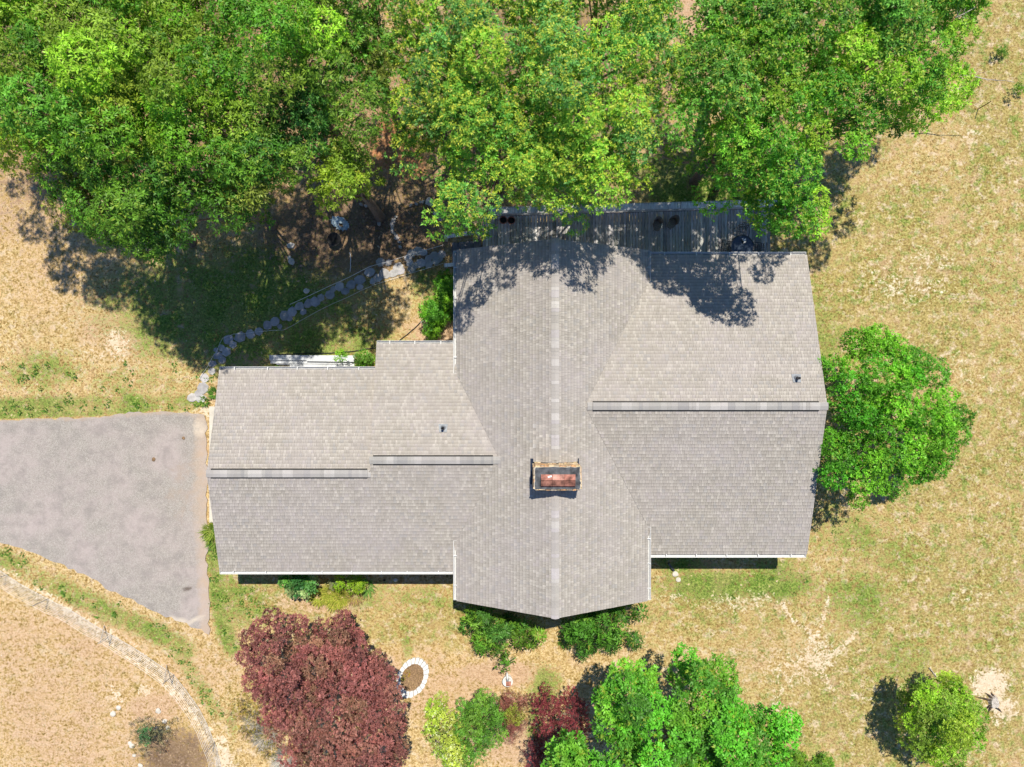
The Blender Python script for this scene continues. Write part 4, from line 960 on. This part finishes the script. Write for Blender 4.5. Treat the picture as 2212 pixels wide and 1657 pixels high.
# lawn: dry grass and green weeds as loose ground cover
def scatter(N, keep):
    X = rng.uniform(-25, 25, N); Y = rng.uniform(-18.9, 18.9, N); hid = inpoly(X, Y, drd)
    hid |= ((X > XA+.4) & (X < XB) & (Y > yWS+.6) & (Y < yW1N-.5)) | ((X > XB) & (X < XW+.5) & (Y > yWS+.6) & (Y < yW2N-.5)) | ((X > XW+.5) & (X < XE-.5) & (Y > YS+.5) & (Y < YN+1.9)) | ((X > XE-.5) & (X < XF-.3) & (Y > yES+.6) & (Y < 8.))
    X = X[~hid]; Y = Y[~hid]; m = masks(X, Y); k = keep(X, Y, m); return X[k], Y[k], [q[k] for q in m]
def lay(name, N, keep, L, W, colf, label, lean=1.):
    X, Y, m = scatter(N, keep); n = len(X); a = rng.uniform(0, 2*np.pi, n)
    d = unit(np.stack([np.cos(a)*lean, np.sin(a)*lean, rng.uniform(.05, .7, n)], 1)); side = np.stack([-np.sin(a), np.cos(a), np.zeros(n)], 1)
    V = leaf_arrays(np.stack([X, Y, gz(X, Y)+.003], 1), d, unit(np.cross(side, d)), L*rng.uniform(.5, 1.4, n), W*rng.uniform(.6, 1.4, n))
    C = colf(X, Y, m, n); o = leaf_object(name, V, C, M['blade'], None, (0, 0, 0), 'stuff'); o['label'] = label; o['category'] = 'grass'; return o
def straw_col(X, Y, m, n):
    base = np.array([(.50, .37, .16), (.40, .28, .11), (.66, .52, .29), (.27, .19, .06)])[rng.integers(0, 4, n)]
    gr = np.array([(.28, .29, .07), (.17, .20, .04)])[rng.integers(0, 2, n)]; f = (rng.random(n) < (m[4]*.6+m[0]*.9))[:, None]
    pk = np.array([(.6, .42, .27)]); f2 = (rng.random(n) < m[1]*.6)[:, None]
    c = np.where(f, gr, base); c = np.where(f2 & ~f, pk, c); return c*rng.uniform(.8, 1.15, (n, 1))
lay('dry_grass', 120000, lambda X, Y, m: rng.random(len(X)) < (1-.75*m[2])*(1-.5*m[1])*(1-.7*m[3])*(.35+.9*fbm(X, Y, 1.6)), .085, .02, straw_col, 'short dry straw coloured grass over the lawn')
lay('green_grass', 110000, lambda X, Y, m: rng.random(len(X)) < np.clip(m[0]*1.5-.15, 0, 1), .09, .024, lambda X, Y, m, n: np.array([(.09, .19, .02), (.13, .25, .03), (.2, .3, .04), (.06, .14, .02)])[rng.integers(0, 4, n)]*rng.uniform(.8, 1.2, (n, 1)), 'green grass patches in the lawn')
def weeds():
    X, Y, m = scatter(26000, lambda X, Y, m: (rng.random(len(X)) < np.clip((m[0]-.2)*1.4, 0, 1)*np.clip((fbm(X+9, Y, 2.2)-.44)*7, 0, 1)) & (Y < 1.0) & ((X < -9) | (rng.random(len(X)) < .1)))
    V = []; C = []
    for x, y in zip(X[:3200], Y[:3200]): tuft(V, C, x, y, .14, 12, .12, .045, [(.06, .17, .02), (.10, .23, .03), (.15, .28, .03)], .9, .01)
    o = leaf_object('weeds', np.concatenate(V), np.concatenate(C), M['leaf'], None, (0, 0, 0), 'stuff'); o['label'] = 'low green weeds along the driveway edges'; o['category'] = 'weeds'
weeds()
def litter():
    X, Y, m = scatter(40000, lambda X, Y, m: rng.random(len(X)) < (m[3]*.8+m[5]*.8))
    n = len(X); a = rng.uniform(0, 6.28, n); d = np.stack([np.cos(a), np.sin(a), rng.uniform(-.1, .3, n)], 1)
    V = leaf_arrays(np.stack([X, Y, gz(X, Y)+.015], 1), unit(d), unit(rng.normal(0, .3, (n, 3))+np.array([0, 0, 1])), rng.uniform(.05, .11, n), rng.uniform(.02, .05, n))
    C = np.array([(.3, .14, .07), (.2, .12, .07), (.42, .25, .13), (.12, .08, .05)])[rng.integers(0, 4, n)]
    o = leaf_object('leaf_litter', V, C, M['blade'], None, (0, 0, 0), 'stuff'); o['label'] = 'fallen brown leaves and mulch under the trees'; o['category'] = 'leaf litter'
litter()

# ------------------------------------------------------------------ flagstone path
path = bpy.data.objects.new('path', None); COL.objects.link(path); pb = P(600, 690); path.location = (pb.x, pb.y, 0); path['label'] = 'curved flagstone path from the driveway to the deck steps'; path['kind'] = 'structure'
def stone_mesh(r, h, n=8, j=.18, elong=1.):
    mb = MB(); t = random.uniform(.82, 1.2); mb.cur = (t, t*random.uniform(.97, 1.01), t*random.uniform(.95, 1.03)); a0 = random.random()*6
    pts = []
    for i in range(n):
        a = a0+2*math.pi*i/n; q = r*random.uniform(1-j, 1+j); pts.append((q*math.cos(a)*elong, q*math.sin(a)/elong))
    vs = [(x, y, -.06) for x, y in pts]+[(x, y, h*.7) for x, y in pts]+[(x*.88, y*.88, h+random.gauss(0, h*.08)) for x, y in pts]
    fs = [(i, (i+1) % n, n+(i+1) % n, n+i) for i in range(n)]+[(n+i, n+(i+1) % n, 2*n+(i+1) % n, 2*n+i) for i in range(n)]+[tuple(range(2*n, 3*n))]
    return mb.add(vs, fs)
st_list = [(609, 1165, 20), (596, 1181, 15), (577, 1194, 17), (603, 1196, 17), (614, 1135, 16), (636, 1113, 13), (638, 1091, 14), (655, 1067, 15), (679, 1056, 17), (666, 1044, 12), (686, 1019, 17), (721, 1012, 20), (699, 1034, 13), (668, 1080, 13),
           (751, 1003, 16), (777, 994, 15), (803, 975, 16), (826, 964, 17), (853, 948, 17), (877, 935, 17), (899, 918, 16), (925, 910, 15), (945, 905, 18), (963, 893, 15), (990, 884, 16), (1019, 861, 16), (1036, 873, 14), (1053, 855, 17), (1081, 839, 18), (1110, 817, 18),
           (1080, 862, 12), (870, 955, 11), (910, 935, 12), (840, 980, 10), (1000, 868, 11), (648, 1050, 9), (1120, 843, 12)]
for i in range(26):
    t = i/25; st_list.append((1135+190*t+random.gauss(0, 6), 808-50*t+random.choice((-13, 6, 22))+random.gauss(0, 3), random.uniform(12, 18)))
for x, y, r in st_list:
    c = F(x, y); o = stone_mesh(r*.88/2131*CZ, random.uniform(.03, .05), random.choice((6, 7, 8)), .14, random.uniform(1, 1.12)).build('stone', M['flag'], path)
    o.location = (c.x-pb.x, c.y-pb.y, 0); o.rotation_euler = (0, 0, math.radians(random.uniform(0, 60)))
def cord(name, lab, cat, pts, z, r, mat, group=None):
    P3 = [F(x, y, z) for x, y in pts]; sm = []
    for a, b in zip(P3[:-1], P3[1:]):
        for j in range(4): sm.append(a.lerp(b, j/4)+Vector((random.gauss(0, .01), random.gauss(0, .01), 0)))
    sm.append(P3[-1]); o0 = P3[len(P3)//2]; mb = MB(); mb.tube([p-o0 for p in sm], r, 5); o = mb.build(name, mat); o.location = o0; return tag(o, lab, cat, group)
cord('guide_wire', 'thin pale wire stretched along the upper side of the path', 'wire', [(870, 912), (990, 858), (1110, 800), (1330, 735)], .35, .011, M['wire'])
cord('guide_wire', 'thin pale wire stretched along the lower side of the path', 'wire', [(598, 1138), (640, 1070), (668, 1015), (700, 1002), (850, 990), (960, 930), (1120, 855), (1330, 790)], .1, .008, M['wire'])
cord('garden_hose', 'black hose lying on soil behind the white boards', 'hose', [(831, 1064), (920, 1059), (1000, 1059), (1060, 1053), (1135, 1043)], .05, .022, M['black'])
cord('bed_edging', 'black edging strip running diagonally up to the plants by the west wall', 'edging', [(1175, 1040), (1220, 1005), (1250, 978), (1274, 955), (1300, 915), (1318, 880)], .04, .022, M['black'])

# lumber behind the west wing
for (a, b, wd, z, lab) in (((808, 1073), (1066, 1074), .24, .32, 'long white board topmost of the pile behind the west wing'), ((812, 1084), (1056, 1086), .20, .22, 'white board second from the lawn in the pile'), ((870, 1098), (1064, 1092), .20, .16, 'white board nearest the gutter in the pile'),
                           ((920, 1079), (1062, 1081), .15, .36, 'short white board lying on the long one'), ((830, 1090), (960, 1094), .14, .10, 'short white board at the bottom left of the pile')):
    A = F(*a, z); B = F(*b, z); o = MB(); m_ = (A+B)/2; o.bar(A-m_, B-m_, wd, .045); q = o.build('white_board', M['white']); q.location = m_; q.data.materials[0] = M['board']; tag(q, lab, 'board', 'white boards piled behind the west wing')
for x, lab in ((880, 'left timber bearer under the white boards'), (1010, 'right timber bearer under the white boards')):
    A = F(x, 1066, .04); B = F(x+6, 1100, .04); m_ = (A+B)/2; o = MB(); o.bar(A-m_, B-m_, .09, .09); q = o.build('timber_bearer', M['wood']); q.location = m_; tag(q, lab, 'timber', 'bearers under the board pile')

# rocks
def rock(x, y, r, lab, cat='rock', mat=None, group=None, name='rock', h=.6, z=0., full=True):
    c = F(x, y, z) if full else P(x, y, z); bm = bmesh.new(); bmesh.ops.create_icosphere(bm, subdivisions=2, radius=r)
    sd = random.random()*50
    for v in bm.verts:
        k = 1+.35*(vnoise(v.co.x*9+sd, v.co.y*9+v.co.z*7, 1.)-.5)*2; v.co *= k; v.co.z *= h
    me = bpy.data.meshes.new(name); bm.to_mesh(me); bm.free(); me.materials.append(mat or M['sand']); a = me.attributes.new('tint', 'FLOAT_COLOR', 'POINT'); a.data.foreach_set('color', [1.]*4*len(me.vertices))
    o = link(bpy.data.objects.new(name, me)); o.location = (c.x, c.y, z+r*h*.4); return tag(o, lab, cat, group)
RG = 'pale rocks round the scraggly bush'
for x, y, r, lab in ((476, 2132, .13, 'white rock highest right of the bare soil patch'), (495, 2163, .11, 'white rock above the scraggly bush to its right'), (503, 2182, .1, 'pale rock right of the scraggly bush'), (467, 2184, .1, 'small pale rock touching the top of the bush'),
                     (390, 2228, .1, 'pale rock at the left edge of the scraggly bush'), (397, 2236, .11, 'second pale rock at the left edge of the bush'), (402, 2266, .09, 'pale rock lower left of the bush'), (422, 2296, .12, 'pale rock at the bottom edge of the frame'), (356, 2122, .11, 'flat pale rock left of the bare soil patch'), (340, 2140, .12, 'large flat pale rock furthest left of the bush')):
    rock(x, y, r, lab, group=RG)
for x, y, r, lab in ((873, 737, .16, 'pale stone in the shade at the foot of the tree shadow'), (868, 772, .09, 'bluish stone above the sunlit stone pair'), (876, 786, .15, 'sunlit pale stone in the shaded bed'), (920, 875, .14, 'grey stone next to the upper path wire'), (1290, 607, .2, 'large rounded grey boulder above the bed border'), (1309, 640, .14, 'grey boulder below the large one')):
    rock(x, y, r, lab, group='stones in the shaded bed')
for i, (x, y, r, lab) in enumerate(((461, 1378, .085, 'round dark clod on the driveway, the lower left one'), (551, 1314, .07, 'dark clod on the driveway nearest the garage corner'))):
    rock(x, y, r, lab, 'clod', M['soil'], 'dark clods on the driveway', 'dirt_clod', .5, .055)
def border(name, lab, pts, r):
    c0 = F(*pts[len(pts)//2]); t = empty(name, (c0.x, c0.y, 0), lab, 'stone border')
    for x, y in pts:
        c = F(x+random.gauss(0, 1), y+random.gauss(0, 1)); o = stone_mesh(r*random.uniform(.75, 1.25), .12, 6, .2, 1.2).build('stone', M['stone'], t); o.location = (c.x-c0.x, c.y-c0.y, 0); o.rotation_euler = (0, 0, random.random()*3)
border('stone_border', 'curved row of small pale stones in the shaded bed by the deck', [(1190, 652), (1184, 659), (1181, 667), (1179, 675), (1177, 683), (1177, 690), (1180, 697), (1184, 703), (1188, 709), (1191, 715), (1197, 727), (1203, 742)], .09)
border('stone_border', 'curved row of stones edging the mulch bed left of the deck', [(1085, 614), (1098, 617), (1110, 619), (1121, 627), (1127, 637), (1132, 648), (1138, 660), (1137, 672)], .1)
border('stone_border', 'scattered row of stones beside the trees west of the deck', [(1235, 618), (1250, 612), (1262, 608), (1270, 604), (1308, 632), (1314, 645), (1320, 660)], .09)
# crumpled sheet and black fire bowl in the shade
q = F(1020, 672); mb = MB(); N_ = 14; vs = []
for i in range(N_):
    for j in range(N_):
        x = (i/(N_-1)-.5)*.9; y = (j/(N_-1)-.5)*.65; vs.append((x+random.gauss(0, .02), y+random.gauss(0, .02)-.35*x, .06+.22*abs(float(vnoise(x*4+3, y*4, 1.))-.4)+random.gauss(0, .015)))
fs = [(i*N_+j, (i+1)*N_+j, (i+1)*N_+j+1, i*N_+j+1) for i in range(N_-1) for j in range(N_-1) if math.hypot((i/(N_-1)-.5), (j/(N_-1)-.5)) < .5+random.uniform(-.06, .04) and math.hypot(i-7, j-5) > 1.6]
mb.add(vs, fs); o = mb.build('crumpled_sheet', M['tarp']); o.location = (q.x, q.y, 0); o.modifiers.new('thickness', 'SOLIDIFY').thickness = .006; tag(o, 'crumpled pale blue plastic sheet in the shaded bed', 'sheet')
q = F(1008, 722); t = empty('fire_bowl', (q.x, q.y, 0), 'black round fire bowl in the shade below the blue sheet', 'fire bowl'); t.scale = (.72, .72, .8)
mb = MB(); mb.lathe([(.0, .22), (.2, .25), (.34, .34), (.42, .45), (.45, .46), (.44, .43), (.36, .3), (.2, .2), (0, .17)], 0, 0, 22); mb.build('bowl', M['black'], t, True)
for a in (0.3, 2.4, 4.5): mb = MB(); mb.tube([(.25*math.cos(a), .25*math.sin(a), .25), (.38*math.cos(a), .38*math.sin(a), 0)], .02); mb.build('leg', M['black'], t)
cord('white_stake', 'thin white pole lying near the path wire', 'pole', [(1049, 757), (1053, 785), (1050, 815)], .06, .018, M['white'])

# ------------------------------------------------------------------ wire fence
inn = [(-60, 1655), (0, 1710), (60, 1750), (145, 1796), (218, 1832), (290, 1878), (341, 1907), (399, 1940), (453, 1976), (522, 2023), (562, 2073), (598, 2124), (622, 2170), (636, 2205), (652, 2245), (668, 2320), (680, 2380)]
fp = [F(x, y) for x, y in inn]; f0 = fp[7].copy()
fence = empty('wire_fence', (f0.x, f0.y, 0), 'pale woven wire fence curving across the lower left field', 'fence')
fine = []
for a, b in zip(fp[:-1], fp[1:]):
    n = max(1, int((b-a).length/.5))
    for j in range(n): fine.append(a.lerp(b, j/n))
fine.append(fp[-1]); FH = 1.05
off = [Vector((random.gauss(0, .012), random.gauss(0, .012), 0)) for _ in fine]
for k_ in range(10):
    z = .05+FH*(k_/9)**1.15; mb = MB(); mb.tube([p-f0+Vector((0, 0, z))+o_*(k_/5) for p, o_ in zip(fine, off)], .0055 if k_ else .008, 4); mb.build('line_wire', M['wire'], fence)
mb = MB(); L = 0
for a, b in zip(fine[:-1], fine[1:]):
    for t in (0, .5): p = a.lerp(b, t)-f0; mb.tube([p+Vector((0, 0, .05)), p+Vector((0, 0, .05+FH))], .0045, 4)
o = mb.build('stay_wires', M['wire'], fence); o['kind'] = 'stuff'
for (x, y) in ((20, 1724), (145, 1796), (335, 1905), (522, 2023), (645, 2225)):
    p = F(x, y)-f0; mb = MB(); mb.tube([p+Vector((0, 0, -.1)), p+Vector((0, 0, 1.12))], .024, 7); mb.build('post', M['pale_bark'], fence)
    if x in (335, 522): mb = MB(); mb.tube([p+Vector((-.02, -.02, .9)), p+Vector((-.35, .45, .0))], .022, 6); mb.build('brace', M['pale_bark'], fence)

# ------------------------------------------------------------------ oval ring bed, hook, fountain, stump, twigs
q = F(1238, 2030); bed = empty('ring_bed', (q.x, q.y, 0), 'oval ring of chalk white blocks round a mulch bed beside the red maple', 'flower bed')
A, B_, th = .62, .86, math.radians(-28)
def ell(t, s=1.): x = A*s*math.cos(t); y = B_*s*math.sin(t); return (x*math.cos(th)-y*math.sin(th), x*math.sin(th)+y*math.cos(th))
mb = MB(); mb.prism([ell(2*math.pi*i/30, .86) for i in range(30)], -.05, .07); mb.build('mulch', M['soil'], bed)
NB = 22
for i in range(NB):
    t0 = 2*math.pi*i/NB+.02; t1 = 2*math.pi*(i+1)/NB-.02; so_, si = 1.15*random.uniform(.98, 1.04), .82*random.uniform(.97, 1.02)
    tm = (t0+t1)/2
    poly = [ell(t0, si), ell(tm, si*.99), ell(t1, si), ell(t1, so_*.985), ell(tm, so_*1.01), ell(t0, so_*.985)]
    mb = MB(); mb.prism(poly, -.05, .14+random.gauss(0, .006)); mb.build('block', M['white'], bed)
V = []; C = []; tuft(V, C, q.x, q.y, 1.0, 260, .16, .018, [(.4, .28, .14), (.3, .19, .1), (.5, .36, .2), (.2, .12, .07)], 1., .06); leaf_object('dry_stalks', np.concatenate(V), np.concatenate(C), M['blade'], bed, (q.x, q.y, 0), 'stuff')
V = []; C = []; g1 = F(1222, 2020); tuft(V, C, g1.x, g1.y, .3, 40, .09, .04, [(.6, .35, .04), (.3, .35, .05)], .9, .07); g1 = F(1210, 2032); tuft(V, C, g1.x, g1.y, .2, 30, .09, .04, [(.6, .5, .06), (.2, .3, .05)], .9, .07)
leaf_object('marigolds', np.concatenate(V), np.concatenate(C), M['leaf'], bed, (q.x, q.y, 0))
q = F(1192, 2046); hk = empty('plant_hook', (q.x, q.y, 0), 'black curled plant hook standing at the left of the white ring', 'hook')
mb = MB(); mb.tube([(0, 0, 0), (0, 0, 1.2), (.02, .02, 1.4), (.12, .05, 1.48), (.2, .05, 1.4), (.19, .03, 1.3), (.14, .02, 1.3)], .014, 6); mb.build('hook_rod', M['black'], hk, True)
mb = MB(); mb.tube([(-.1, 0, .02), (.1, 0, .02)], .014, 6); mb.tube([(-.1, 0, .02), (-.1, 0, -.1)], .014, 6); mb.tube([(.1, 0, .02), (.1, 0, -.1)], .014, 6); mb.build('foot', M['black'], hk)
q = F(1523, 2045, .4); ft = empty('garden_fountain', (q.x, q.y, 0), 'small round white garden fountain with brick red basin and spout', 'fountain')
mb = MB(); mb.lathe([(.2, 0), (.18, .12), (.24, .35), (.25, .42), (.21, .42), (.18, .34), (0, .33)], 0, 0, 24); mb.build('basin', M['white'], ft, True)
mb = MB(); mb.box(.04, -.1, .41, .24, .2, .08); mb.build('brick_tray', M['terra'], ft)
mb = MB(); mb.tube([(0, .14, .3), (-.01, .2, .62), (-.02, .36, .62), (-.02, .46, .5)], [.05, .045, .04, .05], 9); mb.build('spout', M['white'], ft, True)
mb = MB(); mb.lathe([(.0, .43), (.075, .43), (.075, .5), (0, .5)], -.005, .12, 14); mb.build('pump_head', M['lead'], ft)
q = F(2978, 2104); sp_ = empty('tree_stump', (q.x, q.y, 0), 'low grey tree stump with spreading roots on pale sand', 'stump')
mb = MB(); n = 18; prf = [random.uniform(.17, .24) for _ in range(n)]; vs = []
for z, k_ in ((-.05, 1.35), (.08, 1.05), (.2, .95)): vs += [(prf[i]*k_*math.cos(6.283*i/n), prf[i]*k_*1.3*math.sin(6.283*i/n), z) for i in range(n)]
fs = [(r*n+i, r*n+(i+1) % n, (r+1)*n+(i+1) % n, (r+1)*n+i) for r in range(2) for i in range(n)]+[tuple(range(2*n, 3*n))]; mb.add(vs, fs); mb.build('wood', M['pale_bark'], sp_)
for a, L in ((2.7, .75), (4.1, .5), (5.2, .6), (2.1, .45), (1.6, .35), (3.8, .4)):
    mb = MB(); p = Vector((.2*math.cos(a), .25*math.sin(a), .1)); e = Vector((math.cos(a+.2)*(L+.1), math.sin(a+.2)*(L+.1), .0)); mb.tube([p, p.lerp(e, .5)+Vector((0, .03, .04)), e], [.05, .032, .008], 6); mb.build('root', M['dark_bark'], sp_)
def branch(lab, pts, z0, z1, r, mat, twigs=6, name='bare_branch'):
    n = len(pts); P3 = [F(x, y, z0+(z1-z0)*i/(n-1)) for i, (x, y) in enumerate(pts)]; o0 = P3[0]; mb = MB(); mb.tube([p-o0 for p in P3], [r*(1-.8*i/(n-1)) for i in range(n)], 6); 
    for _ in range(twigs):
        i = random.randrange(0, n-1); s = P3[i].lerp(P3[i+1], random.random())-o0; d = (P3[i+1]-P3[i]).normalized(); e = s+d*random.uniform(.2, .5)+Vector((random.gauss(0, .25), random.gauss(0, .25), random.gauss(0, .06))); mb.tube([s, e], [r*.4, r*.12], 4)
    o = mb.build(name, mat, None, True); o.location = o0; return tag(o, lab, 'branch')
branch('bare grey branch jutting from the right edge of the wood', [(2878, 226), (2920, 228), (2950, 236), (2985, 241), (3022, 243)], 3.2, 3.0, .03, M['pale_bark'], 8)
branch('bare white twig inside the crown near the top right', [(2866, 53), (2890, 42), (2930, 20)], 9.4, 9.5, .03, M['pale_bark'], 5)
branch('bare white twig on the right side of the crown', [(2745, 277), (2765, 278), (2785, 283)], 8.8, 8.9, .03, M['pale_bark'], 4)
branch('bare forked branch near the deck corner below the crown', [(2418, 605), (2425, 625), (2432, 640), (2445, 650)], 6.4, 6.2, .03, M['pale_bark'], 4)
branch('fallen pale branch on the lawn above the small corner tree', [(2788, 2003), (2810, 2030), (2830, 2055), (2845, 2068)], .06, .08, .022, M['pale_bark'], 3, 'fallen_branch')
branch('short fallen pale stick left of the small corner tree', [(2635, 2070), (2650, 2064), (2665, 2066)], .05, .05, .016, M['pale_bark'], 1, 'fallen_branch')
a = F(2934, 328, 0); b = F(2973, 304, 1.0); mb = MB(); mb.tube([Vector((0, 0, -.1)), b-a], .02, 6); o = mb.build('metal_stake', M['rust']); o.location = a; tag(o, 'dark rusty stake leaning in the dry grass at the upper right', 'stake')
# downspout elbow and splash stones at the south-east corner
a = F(2005, 1690, .35); b = F(2022, 1712, .06); mb = MB(); m_ = (a+b)/2; mb.bar(a-m_, b-m_, .09, .07); o = mb.build('drain_pipe', M['dark']); o.location = m_; tag(o, 'dark drain pipe laid on the grass below the east gutter', 'pipe')
rock(2026, 1722, .13, 'pinkish stone at the mouth of the drain pipe', h=.35); rock(2036, 1738, .12, 'pale stone below the drain pipe mouth', h=.3)
rock(1153, 1741, .07, 'small dark garden ornament under the west gutter', 'ornament', M['dark_bark'], name='garden_ornament'); rock(1187, 1740, .08, 'small white ball under the west gutter', 'ornament', M['white'], name='garden_ball', h=1.)
mb = MB()
for i in range(5):
    t = -.2+.1*i; mb.tube([(t, -.2, .3), (t, .2, .3)], .007, 4); mb.tube([(-.2, t, .3), (.2, t, .3)], .007, 4)
for x, y in ((-.2, -.2), (.2, -.2), (.2, .2), (-.2, .2)): mb.tube([(x, y, .3), (x, y, 0)], .008, 4)
o = mb.build('wire_cage', M['white']); q = F(1282, 972); o.location = (q.x, q.y, 0); o.rotation_euler = (0, 0, .6); tag(o, 'small white wire plant cage on bare soil beside the plants', 'plant cage')

print('TRIS', sum(len(o.data.loops)-2*len(o.data.polygons) for o in bpy.data.objects if o.type == 'MESH'))
